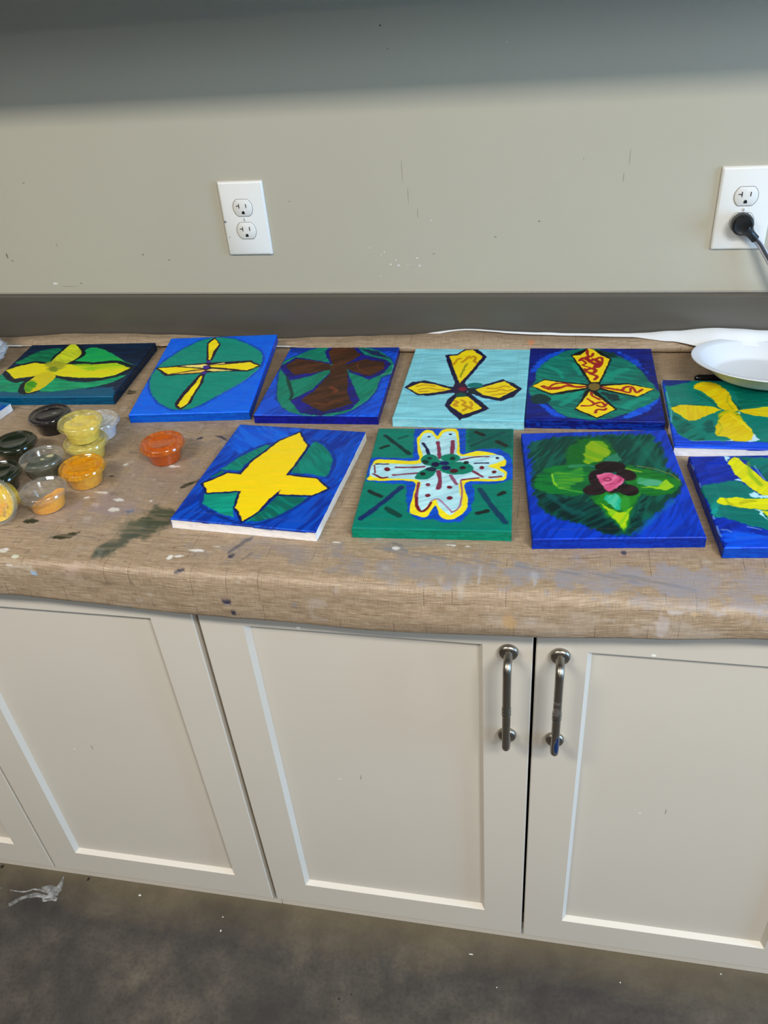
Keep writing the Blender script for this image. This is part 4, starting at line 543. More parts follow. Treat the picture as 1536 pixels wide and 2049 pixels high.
'c8': [["f",[4,127,107],[2,99,83],0,0.6],["p",[3,90,79],[3,90,79],30,6,2,0,[[33.4,129.5],[101.7,129.9],[102.3,70.4],[38.6,66.2]]],["p",[7,82,206],[7,57,156],30,1,1.5,0,[[-47.1,125.3],[31.6,127.6],[33.6,58.7],[54.5,68.1],[82.9,69.5],[99.0,50.4],[102.8,21.5],[101.4,-9.3],[86.6,-20.2],[46.6,-23.2],[52.2,-34.3],[49.7,-85.3],[36.8,-109.9],[14.7,-112.0],[2.8,-103.1],[-16.0,-107.7],[-34.4,-87.9],[-42.4,-24.7],[-100.2,-20.0],[-102.7,37.3],[-92.5,42.5],[-40.0,41.7]]],["p",[236,218,32],[236,218,32],30,0.8,0.6,1,[[-37.3,103.6],[-29.5,119.9],[-18.1,117.4],[-9.4,103.8],[-3.4,121.2],[18.0,122.1],[23.9,86.6],[28.3,53.3],[49.5,62.0],[72.6,57.3],[91.4,40.5],[91.7,23.9],[84.0,19.6],[93.6,8.9],[92.3,-10.1],[78.2,-15.3],[38.8,-19.2],[43.8,-57.6],[43.4,-80.6],[34.4,-97.2],[22.1,-104.5],[10.4,-98.0],[1.9,-73.5],[-7.2,-99.3],[-20.3,-97.1],[-30.8,-87.8],[-30.4,-48.1],[-34.9,-17.6],[-94.5,-17.4],[-96.8,-4.4],[-96.7,24.3],[-88.1,36.9],[-34.0,35.8],[-35.8,61.8],[-39.9,92.9]]],["p",[164,214,226],[182,226,234],30,0.8,0.5,1,[[-31.7,107.2],[-19.4,111.6],[-8.6,93.2],[-0.0,113.6],[15.8,113.7],[21.3,79.6],[24.3,50.9],[50.1,49.0],[81.5,52.4],[89.7,37.2],[68.5,23.4],[81.6,14.2],[91.2,-0.4],[78.0,-9.8],[31.7,-13.3],[36.7,-69.1],[29.0,-87.3],[21.4,-94.4],[7.0,-75.6],[1.6,-60.2],[-6.6,-70.4],[-14.8,-87.9],[-23.7,-77.1],[-25.4,-48.0],[-27.1,-14.6],[-90.4,-9.3],[-96.5,17.8],[-85.0,27.8],[-27.1,28.8],[-34.5,79.0]]],["l",[122,48,74],3.5,0.8,0,1.0,[[-62.2,17.2],[-42.7,16.9],[-21.8,19.9]]],["l",[122,48,74],3.5,0.8,0,1.0,[[-63.2,-2.8],[-44.3,0.4],[-27.2,3.3]]],["l",[60,20,40],3,0.8,0,1.0,[[-91.7,24.4],[-73.9,25.4]]],["l",[122,48,74],2.5,0.8,0,1.0,[[-93.4,21.1],[-89.4,2.0]]],["l",[100,20,40],3.5,0.8,0,1.0,[[-91.6,-1.2],[-79.8,-9.7],[-71.2,-8.5]]],["l",[122,48,74],5,0.8,0,1.0,[[-8.0,86.2],[-4.2,62.2],[-1.7,42.3]]],["l",[122,48,74],6.5,0.8,0,1.0,[[14.1,89.2],[15.1,55.8]]],["l",[26,22,66],5,0.8,0,1.0,[[-29.7,82.5],[-22.9,68.8],[-18.6,51.9]]],["l",[110,30,60],3,0.8,0,1.0,[[27.8,37.8],[46.7,45.7],[67.7,47.6]]],["l",[26,22,66],3,0.8,0,1.0,[[49.2,29.5],[68.2,30.5]]],["l",[122,48,74],4,0.8,0,1.0,[[45.8,11.0],[60.9,-4.1]]],["l",[122,48,74],3.5,0.8,0,1.0,[[71.1,-5.4],[86.3,-3.6]]],["l",[122,48,74],3.5,0.8,0,1.0,[[34.2,-12.3],[56.0,-7.3]]],["l",[122,48,74],6,0.8,0,1.0,[[-0.7,8.5],[3.4,-14.6],[2.8,-34.1]]],["l",[140,80,110],4.5,0.8,0,1.0,[[17.3,-2.0],[26.4,-23.1]]],["l",[130,50,80],4,0.8,0,1.0,[[-25.6,-21.3],[-25.6,-53.8]]],["l",[112,24,44],4.5,0.8,0,1.0,[[-24.8,-56.7],[-22.8,-73.7],[-15.6,-87.4],[-8.1,-80.2],[-4.4,-67.5]]],["l",[160,110,150],2.5,0.8,0,1.0,[[-4.7,-63.3],[4.0,-58.8],[14.9,-72.6],[25.0,-88.3]]],["l",[150,90,120],2.5,0.8,0,1.0,[[25.0,-88.3],[33.2,-77.6],[35.4,-46.4],[31.8,-13.9]]],["p",[104,20,36],[104,20,36],30,0.6,0.5,1,[[-69.5,11.9],[-69.8,9.4],[-71.1,7.5],[-73.2,6.8],[-75.5,7.4],[-77.4,9.2],[-78.3,11.8],[-78.1,14.3],[-76.7,16.2],[-74.6,17.0],[-72.3,16.3],[-70.4,14.5]]],["p",[122,48,74],[122,48,74],30,0.6,0.5,1,[[-8.6,-25.4],[-8.9,-27.4],[-10.0,-28.8],[-11.7,-29.4],[-13.4,-28.9],[-14.8,-27.5],[-15.4,-25.6],[-15.2,-23.6],[-14.0,-22.1],[-12.4,-21.6],[-10.6,-22.1],[-9.3,-23.5]]],["p",[104,20,40],[104,20,40],30,0.6,0.5,1,[[21.4,-30.6],[21.0,-32.6],[19.8,-34.0],[17.9,-34.6],[16.1,-34.1],[14.6,-32.7],[14.0,-30.8],[14.3,-28.9],[15.6,-27.4],[17.4,-26.9],[19.3,-27.4],[20.7,-28.7]]],["p",[110,30,50],[110,30,50],30,0.6,0.5,1,[[-6.3,-51.0],[-6.7,-53.0],[-7.9,-54.5],[-9.6,-55.1],[-11.5,-54.6],[-13.0,-53.2],[-13.7,-51.2],[-13.4,-49.1],[-12.2,-47.6],[-10.4,-47.0],[-8.5,-47.5],[-7.0,-49.0]]],["p",[104,20,40],[104,20,40],30,0.6,0.5,1,[[23.9,-55.9],[23.5,-58.1],[22.1,-59.7],[20.1,-60.3],[18.0,-59.8],[16.4,-58.3],[15.7,-56.1],[16.1,-54.0],[17.5,-52.4],[19.5,-51.7],[21.6,-52.3],[23.2,-53.8]]],["p",[104,24,40],[104,24,40],30,0.6,0.5,1,[[62.5,18.6],[62.1,16.5],[61.0,15.0],[59.4,14.4],[57.7,14.9],[56.4,16.4],[55.9,18.5],[56.3,20.5],[57.4,22.0],[59.0,22.6],[60.7,22.1],[61.9,20.6]]],["p",[104,24,40],[104,24,40],30,0.6,0.5,1,[[79.9,8.0],[79.5,5.9],[78.4,4.5],[76.8,3.9],[75.2,4.4],[73.9,5.8],[73.4,7.8],[73.8,9.9],[74.9,11.4],[76.5,11.9],[78.2,11.4],[79.4,10.0]]],["p",[26,22,66],[26,22,66],30,0.6,0.5,1,[[83.1,43.6],[82.8,42.2],[81.8,41.1],[80.4,40.7],[79.0,41.0],[78.0,42.1],[77.6,43.5],[77.9,45.0],[78.9,46.1],[80.3,46.5],[81.7,46.1],[82.7,45.1]]],["p",[26,22,66],[26,22,66],30,0.6,0.5,1,[[-19.8,100.9],[-20.0,99.8],[-20.8,99.0],[-22.0,98.7],[-23.2,99.0],[-24.1,99.8],[-24.6,100.8],[-24.3,101.9],[-23.5,102.7],[-22.4,103.0],[-21.1,102.7],[-20.2,102.0]]],["p",[26,22,66],[26,22,66],30,0.6,0.5,1,[[12.0,108.3],[11.7,107.2],[10.8,106.4],[9.4,106.1],[8.0,106.4],[7.0,107.2],[6.5,108.3],[6.8,109.3],[7.8,110.1],[9.1,110.4],[10.5,110.2],[11.6,109.4]]],["p",[4,120,95],[4,120,95],30,0.6,0.5,1,[[-2.7,37.3],[-3.8,29.8],[-8.0,24.3],[-14.1,22.2],[-20.6,24.1],[-25.8,29.5],[-28.3,36.9],[-27.3,44.5],[-23.1,50.2],[-16.8,52.3],[-10.2,50.4],[-5.1,44.9]]],["p",[4,120,95],[4,120,95],30,0.6,0.5,1,[[-31.8,-10.8],[-27.5,6.4],[-14.5,16.8],[-4.9,17.0],[-3.9,5.3],[-9.0,-5.6],[-17.0,-12.6]]],["p",[4,120,95],[4,120,95],30,0.6,0.5,1,[[27.8,42.7],[26.3,37.2],[21.4,33.0],[14.5,31.4],[7.4,32.8],[1.9,36.8],[-0.5,42.3],[1.0,47.9],[5.9,52.1],[12.9,53.7],[20.1,52.3],[25.6,48.3]]],["p",[4,120,95],[4,120,95],30,0.6,0.5,1,[[48.1,16.7],[45.2,8.5],[36.8,2.4],[24.9,0.0],[12.8,1.9],[3.5,7.7],[-0.4,15.8],[2.2,24.1],[10.7,30.4],[22.8,32.9],[35.2,30.9],[44.4,24.9]]],["p",[4,120,95],[4,120,95],30,0.6,0.5,1,[[7.6,24.6],[6.7,18.2],[3.2,13.5],[-1.8,11.7],[-7.2,13.3],[-11.4,17.8],[-13.4,24.2],[-12.6,30.7],[-9.1,35.5],[-4.0,37.3],[1.5,35.7],[5.7,31.0]]],["p",[14,52,44],[14,52,44],30,0.6,0.5,1,[[-16.4,32.2],[-16.8,29.4],[-18.4,27.4],[-20.7,26.6],[-23.2,27.3],[-25.1,29.3],[-26.0,32.1],[-25.6,34.8],[-24.1,36.9],[-21.8,37.7],[-19.3,37.0],[-17.3,35.0]]],["p",[14,52,44],[14,52,44],30,0.6,0.5,1,[[-12.8,41.4],[-13.2,39.6],[-14.3,38.3],[-16.1,37.8],[-17.9,38.2],[-19.3,39.5],[-20.0,41.3],[-19.6,43.1],[-18.5,44.5],[-16.7,45.0],[-14.9,44.5],[-13.5,43.2]]],["p",[22,18,60],[22,18,60],30,0.6,0.5,1,[[-0.9,25.4],[-1.4,22.2],[-3.2,19.8],[-5.9,18.9],[-8.8,19.7],[-11.1,22.0],[-12.1,25.2],[-11.6,28.4],[-9.8,30.8],[-7.0,31.7],[-4.1,30.9],[-1.9,28.6]]],["p",[24,26,88],[24,26,88],30,0.6,0.5,1,[[12.6,28.8],[11.9,26.2],[9.6,24.3],[6.3,23.6],[2.9,24.2],[0.3,26.0],[-0.8,28.6],[-0.1,31.2],[2.2,33.1],[5.5,33.9],[8.9,33.3],[11.5,31.4]]],["p",[20,22,80],[20,22,80],30,0.6,0.5,1,[[16.2,16.8],[15.5,13.9],[13.3,11.8],[10.0,11.0],[6.7,11.6],[4.1,13.7],[3.0,16.5],[3.7,19.4],[5.9,21.5],[9.2,22.4],[12.6,21.6],[15.1,19.6]]],["p",[20,40,60],[20,40,60],30,0.6,0.5,1,[[-3.0,13.2],[-3.9,10.4],[-6.6,8.2],[-10.5,7.4],[-14.6,8.1],[-17.7,10.1],[-19.1,12.9],[-18.2,15.8],[-15.5,17.9],[-11.5,18.8],[-7.4,18.1],[-4.3,16.0]]],["p",[24,24,30],[24,24,30],30,0.6,0.5,1,[[-17.6,1.3],[-18.0,-0.9],[-19.3,-2.5],[-21.4,-3.1],[-23.5,-2.6],[-25.2,-1.0],[-25.9,1.1],[-25.6,3.3],[-24.2,5.0],[-22.2,5.6],[-20.1,5.0],[-18.4,3.5]]],["p",[12,50,40],[12,50,40],30,0.6,0.5,1,[[20.8,41.6],[20.5,39.3],[19.2,37.7],[17.3,37.0],[15.3,37.6],[13.8,39.2],[13.1,41.5],[13.4,43.8],[14.7,45.5],[16.6,46.2],[18.6,45.6],[20.2,43.9]]],["p",[20,36,36],[20,36,36],30,0.6,0.5,1,[[40.4,30.9],[40.0,28.8],[38.7,27.3],[36.8,26.7],[34.9,27.2],[33.4,28.7],[32.7,30.8],[33.1,32.9],[34.5,34.5],[36.4,35.1],[38.3,34.5],[39.8,33.0]]],["p",[40,18,36],[40,18,36],30,0.6,0.5,1,[[36.8,17.8],[36.3,15.7],[34.8,14.2],[32.7,13.6],[30.5,14.1],[28.8,15.6],[28.1,17.6],[28.6,19.7],[30.1,21.2],[32.2,21.8],[34.4,21.3],[36.1,19.8]]],["p",[70,18,34],[70,18,34],30,0.6,0.5,1,[[26.6,9.7],[26.0,6.9],[24.0,4.8],[21.2,4.0],[18.3,4.7],[16.1,6.7],[15.2,9.5],[15.7,12.3],[17.7,14.4],[20.5,15.3],[23.4,14.5],[25.6,12.5]]],["l",[10,42,44],7,1.2,0,0.9,[[-87.9,103.1],[-67.9,78.6],[-46.7,53.2]]],["l",[16,40,34],6,1.2,0,0.9,[[-90.6,67.9],[-80.5,75.6]]],["l",[4,81,69],6,1.2,0,0.9,[[-66.4,96.2],[-55.9,102.7]]],["l",[4,70,69],5,1.2,0,0.9,[[41.7,74.7],[62.5,93.9],[87.4,113.5]]],["l",[34,30,28],7,1.2,0,0.9,[[47.1,114.0],[58.4,106.2]]],["l",[34,30,28],7,1.2,0,0.9,[[78.9,88.9],[91.6,76.3]]],["l",[18,34,90],8,1.2,0,0.9,[[-92.7,-106.2],[-71.1,-72.3],[-48.3,-32.4]]],["l",[26,34,34],7,1.2,0,0.9,[[-90.2,-43.8],[-73.4,-55.7]]],["l",[12,56,50],8,1.2,0,0.9,[[-62.3,-82.4],[-43.0,-97.8]]],["l",[14,52,82],8,1.2,0,0.9,[[58.8,-34.1],[74.9,-70.8],[94.8,-109.2]]],["l",[28,30,30],7,1.2,0,0.9,[[58.2,-89.1],[70.2,-83.9]]],["l",[28,30,30],7,1.2,0,0.9,[[84.7,-47.1],[91.2,-41.5]]]],
'c9': [["f",[5,62,204],[4,37,139],60,0.8],["p",[4,60,50],[3,95,79],60,7,3,1,[[-92.3,99.3],[-42.7,112.9],[34.9,116.8],[83.5,110.7],[87.4,80.2],[90.1,17.8],[97.8,-5.2],[82.5,-39.1],[48.7,-85.4],[16.8,-119.4],[-2.9,-121.8],[-45.8,-96.0],[-85.5,-66.1],[-94.6,-21.3],[-93.6,34.8]]],["p",[3,36,36],[2,72,64],35,6,3,0,[[-84.9,-58.6],[-93.2,-27.7],[-94.2,11.1],[-70.8,-34.6],[-17.3,-54.4],[-3.7,-103.9],[11.0,-115.2],[48.5,-38.1],[28.5,-107.4],[-2.8,-120.4],[-45.6,-94.6]]],["l",[8,102,100],8,6,0,0.5,[[-76.0,-34.4],[-52.8,-65.4],[-40.1,-74.6]]],["l",[4,108,90],14,9,0,0.5,[[61.5,92.3],[70.2,45.6],[71.9,5.3]]],["l",[10,99,180],6,5,0,0.6,[[78.5,-51.1],[46.1,-91.0],[25.1,-118.2]]],["p",[16,100,30],[5,90,36],-30,5,3,1,[[-45.2,38.1],[-43.1,78.7],[-16.2,107.8],[12.2,105.0],[25.0,61.4],[14.6,39.2],[-20.9,33.7]]],["p",[140,176,16],[90,150,20],-40,2.5,1.5,1,[[-21.2,44.0],[-19.3,72.2],[-6.7,98.4],[9.2,96.5],[17.8,69.6],[-0.9,46.7]]],["p",[40,120,90],[40,120,90],30,4,2,0,[[5.2,51.7],[26.1,68.5],[28.5,47.3],[9.1,39.4]]],["p",[7,118,45],[4,79,43],0,5,2,1,[[-87.6,14.2],[-62.9,37.0],[-23.8,40.7],[-7.8,21.4],[-20.7,-10.9],[-37.7,-37.1],[-73.9,-29.8],[-93.2,-15.0]]],["p",[78,156,36],[20,120,50],0,4,2,1,[[-67.9,16.2],[-47.8,21.2],[-27.0,28.2],[-26.8,5.5],[-45.8,-13.3],[-63.7,-14.3]]],["l",[150,205,36],2.5,1.5,0,0.8,[[-67.9,16.2],[-67.8,0.3],[-64.4,-12.7]]],["l",[130,190,50],2,1.5,0,0.7,[[-62.1,-16.0],[-48.5,-22.8],[-33.2,-27.9]]],["l",[60,150,110],6,4,0,0.6,[[-41.0,34.5],[-20.5,37.1],[-10.0,33.3]]],["p",[20,118,36],[4,90,36],8,3,2,1,[[31.4,30.0],[54.0,25.2],[81.7,10.9],[96.2,-9.0],[80.0,-34.5],[47.1,-36.5],[29.7,-15.7]]],["p",[76,168,126],[40,140,70],8,3,1.5,1,[[41.7,-0.8],[53.9,3.4],[73.7,-8.3],[67.7,-17.6],[47.5,-13.8]]],["p",[150,200,24],[110,180,30],8,2,1.5,0,[[45.8,-18.5],[67.7,-17.6],[78.5,-1.4],[87.5,-18.2],[74.5,-27.2]]],["l",[150,176,40],3,1.5,0,0.8,[[32.6,26.0],[51.0,17.6]]],["l",[140,140,28],1.6,0.8,0,0.8,[[48.0,32.1],[68.2,24.6],[87.1,11.3],[96.8,-5.8]]],["p",[28,128,30],[12,90,30],60,3,2,0,[[-26.6,-39.0],[7.0,-27.6],[41.9,-31.8],[24.1,-73.3],[9.5,-116.6],[0.6,-97.0],[-14.6,-60.5]]],["p",[176,208,18],[110,180,20],60,1.5,1.5,0,[[-12.4,-54.0],[-1.9,-66.7],[10.3,-75.8],[25.1,-61.6],[16.8,-90.3],[10.0,-111.1],[1.2,-92.8]]],["p",[23,176,140],[90,190,150],60,3,1.5,1,[[-4.8,-38.1],[13.1,-33.4],[13.3,-61.2],[6.4,-68.4],[-3.3,-52.4]]],["p",[40,140,40],[40,140,40],30,4,0.5,1,[[25.2,-55.6],[22.9,-64.4],[19.5,-70.8],[15.8,-73.1],[12.8,-70.6],[11.3,-64.1],[11.7,-55.2],[13.9,-46.3],[17.4,-39.7],[21.2,-37.3],[24.2,-39.9],[25.7,-46.6]]],["p",[24,11,16],[42,26,32],30,1.2,0.5,1,[[32.4,31.0],[28.7,24.4],[20.4,19.8],[9.9,18.4],[-0.2,20.6],[-7.2,25.7],[-9.1,32.6],[-5.5,39.3],[2.8,44.0],[13.6,45.4],[23.8,43.2],[30.7,37.9]]],["p",[24,11,16],[42,26,32],30,1.2,0.5,1,[[1.2,4.5],[-1.6,-5.1],[-6.5,-12.0],[-12.3,-14.4],[-17.4,-11.7],[-20.6,-4.5],[-20.9,5.3],[-18.3,15.1],[-13.3,22.3],[-7.4,24.7],[-2.1,21.8],[1.0,14.4]]],["p",[24,11,16],[42,26,32],30,1.2,0.5,1,[[42.6,6.0],[39.3,-0.0],[33.5,-3.2],[26.9,-2.6],[21.2,1.5],[17.8,8.1],[17.7,15.5],[21.1,21.7],[26.9,24.9],[33.6,24.4],[39.4,20.1],[42.7,13.4]]],["p",[24,11,16],[42,26,32],30,1.2,0.5,1,[[1.3,-20.2],[-1.4,-27.0],[-7.7,-32.5],[-16.0,-35.2],[-24.0,-34.5],[-29.6,-30.5],[-31.3,-24.2],[-28.7,-17.4],[-22.4,-11.8],[-14.0,-8.9],[-5.9,-9.7],[-0.3,-13.9]]],["p",[24,11,16],[42,26,32],30,1.2,0.5,1,[[40.2,-29.3],[36.7,-35.0],[30.7,-37.9],[23.7,-37.2],[17.6,-33.1],[13.8,-26.7],[13.6,-19.6],[17.0,-13.7],[23.1,-10.8],[30.2,-11.5],[36.5,-15.7],[40.1,-22.3]]],["p",[24,11,16],[42,26,32],30,1.2,0.5,1,[[18.1,-23.3],[16.1,-27.1],[11.9,-29.8],[6.6,-30.7],[1.5,-29.5],[-1.9,-26.5],[-2.8,-22.6],[-0.9,-18.7],[3.4,-16.0],[8.8,-15.1],[13.9,-16.3],[17.3,-19.3]]],["p",[206,80,128],[226,120,160],40,1.2,1,1,[[-9.5,10.8],[0.5,15.8],[13.0,15.3],[25.5,0.4],[15.8,-15.3],[3.6,-26.9],[-3.9,-17.8],[-7.1,-1.7]]],["l",[126,28,60],1.8,1,0,1.0,[[-1.4,1.3],[4.5,5.1],[8.9,1.0],[5.2,-2.8],[0.0,-1.3]]],["l",[160,50,90],2,1.2,0,1.0,[[17.7,10.5],[22.0,3.2],[17.1,-5.7]]],["l",[150,40,80],1.6,1,0,0.7,[[-1.3,-11.6],[11.4,-8.8]]]]}
def paint_surface(w, h, ops, step, seed):
    """brush the strokes of one painting into a height field and pigment values; w, h in mm"""
    nx = int(round(w/step))+1; ny = int(round(h/step))+1
    u = np.linspace(-w/2, w/2, nx); v = np.linspace(-h/2, h/2, ny)
    U, V = np.meshgrid(u, v)
    C = np.full((ny, nx, 3), 235.0); Ht = np.zeros((ny, nx)); sd = seed*13
    def streaks(Uc, Vc, ang, k):
        a = math.radians(ang); A = Uc*math.cos(a)+Vc*math.sin(a); Bq = -Uc*math.sin(a)+Vc*math.cos(a)
        Bq = Bq + 5*vnoise(A/30, Bq/30, k+3)
        return .5*vnoise(A/26, Bq/3.6, k)+.18*vnoise(A/16, Bq/1.5, k+1)+.32*vnoise(A/50, Bq/9, k+2)
    def dist_seg(Uc, Vc, pts, closed):
        D = np.full(Uc.shape, 1e9); n = len(pts)
        for i in range(n if closed else n-1):
            a = pts[i]; b = pts[(i+1) % n]; dx, dy = b[0]-a[0], b[1]-a[1]; L2 = dx*dx+dy*dy+1e-9
            t = np.clip(((Uc-a[0])*dx+(Vc-a[1])*dy)/L2, 0, 1)
            D = np.minimum(D, np.hypot(Uc-a[0]-t*dx, Vc-a[1]-t*dy))
        return D
    def inside(Uc, Vc, pts):
        ins = np.zeros(Uc.shape, bool); n = len(pts)
        for i in range(n):
            (x1, y1), (x2, y2) = pts[i], pts[(i+1) % n]
            if y1 == y2: continue
            c = ((y1 > Vc) != (y2 > Vc)) & (Uc < (x2-x1)*(Vc-y1)/(y2-y1)+x1); ins ^= c
        return ins
    def rounded(pts, closed):
        n = len(pts); out = []
        for i in range(n if closed else n-1):
            p = [np.array(pts[j % n] if closed else pts[min(max(j, 0), n-1)], float) for j in (i-1, i, i+1, i+2)]
            for k in range(4):
                t = k/4; out.append(tuple(.5*((2*p[1])+(p[2]-p[0])*t+(2*p[0]-5*p[1]+4*p[2]-p[3])*t*t+(3*p[1]-p[0]-3*p[2]+p[3])*t**3)))
        if not closed: out.append(tuple(pts[-1]))
        return out
    for k, op in enumerate(ops):
        kk = sd+k*5
        if op[0] == 'f':
            st = streaks(U, V, op[3], kk); f = sstep(.35, .68, st)[..., None]*op[4]
            C = hexc(op[1])*(1-f)+hexc(op[2])*f; C = C*(1+(st[..., None]-.5)*.24); Ht = Ht+(st-.5)*.16
            continue
        if op[0] == 'p':
            _, c1, c2, ang, soft, wob, sm, pts = op; closed = True; half = 0; am = 1.0
            if sm: pts = rounded(pts, True)
        else:
            _, c1, wd, soft, cl, am, pts = op; c2 = c1; closed = False; wob = .35; half = wd/2; ang = math.degrees(math.atan2(pts[-1][1]-pts[0][1], pts[-1][0]-pts[0][0]))
            pts = rounded(pts, False) if len(pts) > 2 and len(pts) < 14 else pts
        m = soft+wob*2+half+1.5; px = [p[0] for p in pts]; py = [p[1] for p in pts]
        i0, i1 = np.searchsorted(u, min(px)-m), np.searchsorted(u, max(px)+m); j0, j1 = np.searchsorted(v, min(py)-m), np.searchsorted(v, max(py)+m)
        if i1 <= i0 or j1 <= j0: continue
        sl = (slice(j0, j1), slice(i0, i1)); Uc = U[sl]; Vc = V[sl]
        Uw = Uc+(vnoise(Uc/6, Vc/6, kk+1)-.5)*2*wob+(vnoise(Uc/2, Vc/2, kk+7)-.5)*wob; Vw = Vc+(vnoise(Uc/6, Vc/6, kk+2)-.5)*2*wob+(vnoise(Uc/2, Vc/2, kk+8)-.5)*wob
        d = dist_seg(Uw, Vw, pts, closed)
        if op[0] == 'p': d = np.where(inside(Uw, Vw, pts), -d, d)
        else: d = d-half*(1+(vnoise(Uc/9, Vc/9, kk+9)-.5)*.5)
        st = streaks(Uc, Vc, ang, kk+4)
        soft_e = soft*.5+.35
        if soft > 1.5: d = d+(st-.5)*soft*2.0
        cov = (sstep(soft_e, -soft_e, d)*am)[..., None]
        f = sstep(.36, .66, st)[..., None]*.75; cc = (hexc(c1)*(1-f)+hexc(c2)*f)*(1+(st[..., None]-.5)*.16)
        C[sl] = C[sl]*(1-cov)+cc*cov
        Ht[sl] = Ht[sl]*(1-cov[..., 0]*.6)+cov[..., 0]*(.10+(st-.5)*.24)
    return u, v, np.clip(C, 0, 255), Ht
def canvas_material():
    m = new_mat('acrylic_on_canvas', g(.5), 0.3, spec=0.14); nt = m.node_tree; b = nt.nodes['Principled BSDF']
    at = N(nt, 'ShaderNodeAttribute', attribute_name='pigment'); link(nt, at.outputs['Color'], b.inputs['Base Color'])
    tc = N(nt, 'ShaderNodeTexCoord').outputs['Object']; n1 = noise(nt, tc, 900, 2); n2 = noise(nt, tc, 60, 3)
    link(nt, ramp(nt, n2, [(0.3, g(0.2)), (0.7, g(0.38))]), b.inputs['Roughness']); bump(nt, b, n1, 0.15, 0.0003)
    return m
M_ACRYLIC = canvas_material()
TH = 0.016
def make_canvas(key, x, y, rot, w, h, label, edges, tilt=0.0, lift=0.0, step=.78, seed=1, over=None):
    """edges: colours (hex pair) for front, right, back, left sides of the wrapped canvas"""
    t = thing('canvas_painting', label, 'painting', (x, y, ZC+0.0003+lift), rot, 'painted canvases on the counter')
    t.rotation_euler = (tilt, 0, rot)
    u, v, C, Ht = paint_surface(w*1000, h*1000, PAINT[key], step, seed)
    U, V = np.meshgrid(u/1000, v/1000)
    ed = np.minimum(w/2-np.abs(U), h/2-np.abs(V)); r = .0022
    drop = np.where(ed < r, r-np.sqrt(np.maximum(r*r-(r-ed)**2, 0)), 0)
    ring = sstep(.017, .021, ed)*.0004                                  # canvas sags a hair inside the stretcher bars
    Z = TH - drop - ring + Ht/1000*sstep(0, .003, ed)
    # corners of the stretched cloth are rounded in plan
    f = grid_mesh('painted_front', np.stack([U, V, Z], -1), M_ACRYLIC, t); set_color(f, 'pigment', s2l(C))
    # wrapped sides
    sides = [((-1, -1), (1, -1)), ((1, -1), (1, 1)), ((1, 1), (-1, 1)), ((-1, 1), (-1, -1))]
    rows = 9; VV = []; FF = []; CC = []
    for k, (a, b) in enumerate(sides):
        L = w if a[1] == b[1] else h; n = int(L/.0016)
        T = np.linspace(0, 1, n+1)
        sx = (a[0]+(b[0]-a[0])*T)*w/2; sy = (a[1]+(b[1]-a[1])*T)*h/2
        nx_, ny_ = ((0, -1), (1, 0), (0, 1), (-1, 0))[k]
        c1, c2 = (hexc(c) for c in edges[k][:2]); raw = len(edges[k]) > 2
        off = len(VV)*0+sum(len(q) for q in VV)
        zz = np.concatenate([[TH-r], np.linspace(TH-r-.001, 0, rows-1)])
        for j, z in enumerate(zz):
            q = z/TH; prof = -.0006*math.sin(math.pi*q) if j else 0
            d = prof + (vnoise(T*L*160, np.full(n+1, q*3), seed+k)-.5)*.0005*(j > 0)
            VV.append(np.stack([sx+nx_*d, sy+ny_*d, np.full(n+1, z)], -1))
            st = vnoise(T*L*220, np.full(n+1, q*9), seed*3+k)*.5+vnoise(T*L*30, np.full(n+1, q*14), seed*5+k)*.5
            fcol = sstep(.38, .62, st)[:, None]; cc = c1*(1-fcol)+c2*fcol
            if raw:                                                      # bare primed side; the paint laps over unevenly at the top
                lap = .0003+.0014*np.maximum(0, vnoise(T*L*90, np.zeros(n+1), seed+9)-.4)+(.0022*sstep(.66, .85, vnoise(T*L*25, np.zeros(n+1), seed+5)))
                cov = sstep(0, .0006, lap-(TH-r-z))[:, None]; cc = cc*(1-cov)+hexc(edges[k][2])*cov
            CC.append(cc)
        for j in range(rows-1):
            for i in range(n):
                p = off+j*(n+1)+i; FF.append((p, p+n+1, p+n+2, p+1))
    allv = np.concatenate(VV); e = mesh_obj('wrapped_edge', allv, FF, M_ACRYLIC, t, True)
    set_color(e, 'pigment', s2l(np.concatenate(CC)))
    bm = bmesh.new()                                                      # pine stretcher bars behind the cloth
    bw = .018; zt = TH-.0035
    for lo, hi in (((-w/2+.0012, -h/2+.0012), (w/2-.0012, -h/2+bw)), ((-w/2+.0012, h/2-bw), (w/2-.0012, h/2-.0012)), ((-w/2+.0012, -h/2+bw), (-w/2+bw, h/2-bw)), ((w/2-bw, -h/2+bw), (w/2-.0012, h/2-bw))):
        add_box(bm, (*lo, 0.0003), (*hi, zt))
    bm_obj('stretcher_frame', bm, M_PINE, t)
    return t
M_PINE = new_mat('pine', rgb(206, 178, 138), 0.6)
BLUE = ('0a3cb0', '083090')
make_canvas('c1', -0.7101, -0.1716, 0.0632, .2558, .2157, 'dark teal canvas with a lime and yellow cross lying sideways, leftmost in the back row', (('065070', '044060'), ('082038', '0a2a44'), ('0a1e38', '0a1e38'), ('0a2840', '0a1e38')), seed=1)
make_canvas('c2', -0.4309, -0.1913, 0.1053, .2039, .262, 'bright blue canvas with a green leaf and thin yellow cross, propped up at its back', (('0848b8', '0a5ac4'), ('083a9c', '0a46b0'), ('083a9c', '083a9c'), ('0a46b0', '083a9c')), math.atan(.0647), .0087, seed=2)
make_canvas('c3', -0.2076, -0.193, 0.0326, .2032, .2494, 'blue canvas with a dark brown cross outlined in purple', (('0c1470', '141a8c'), ('0c2a90', '0a1e70'), ('0a1e70', '0a1e70'), ('0c2c90', '101c70')), seed=3)
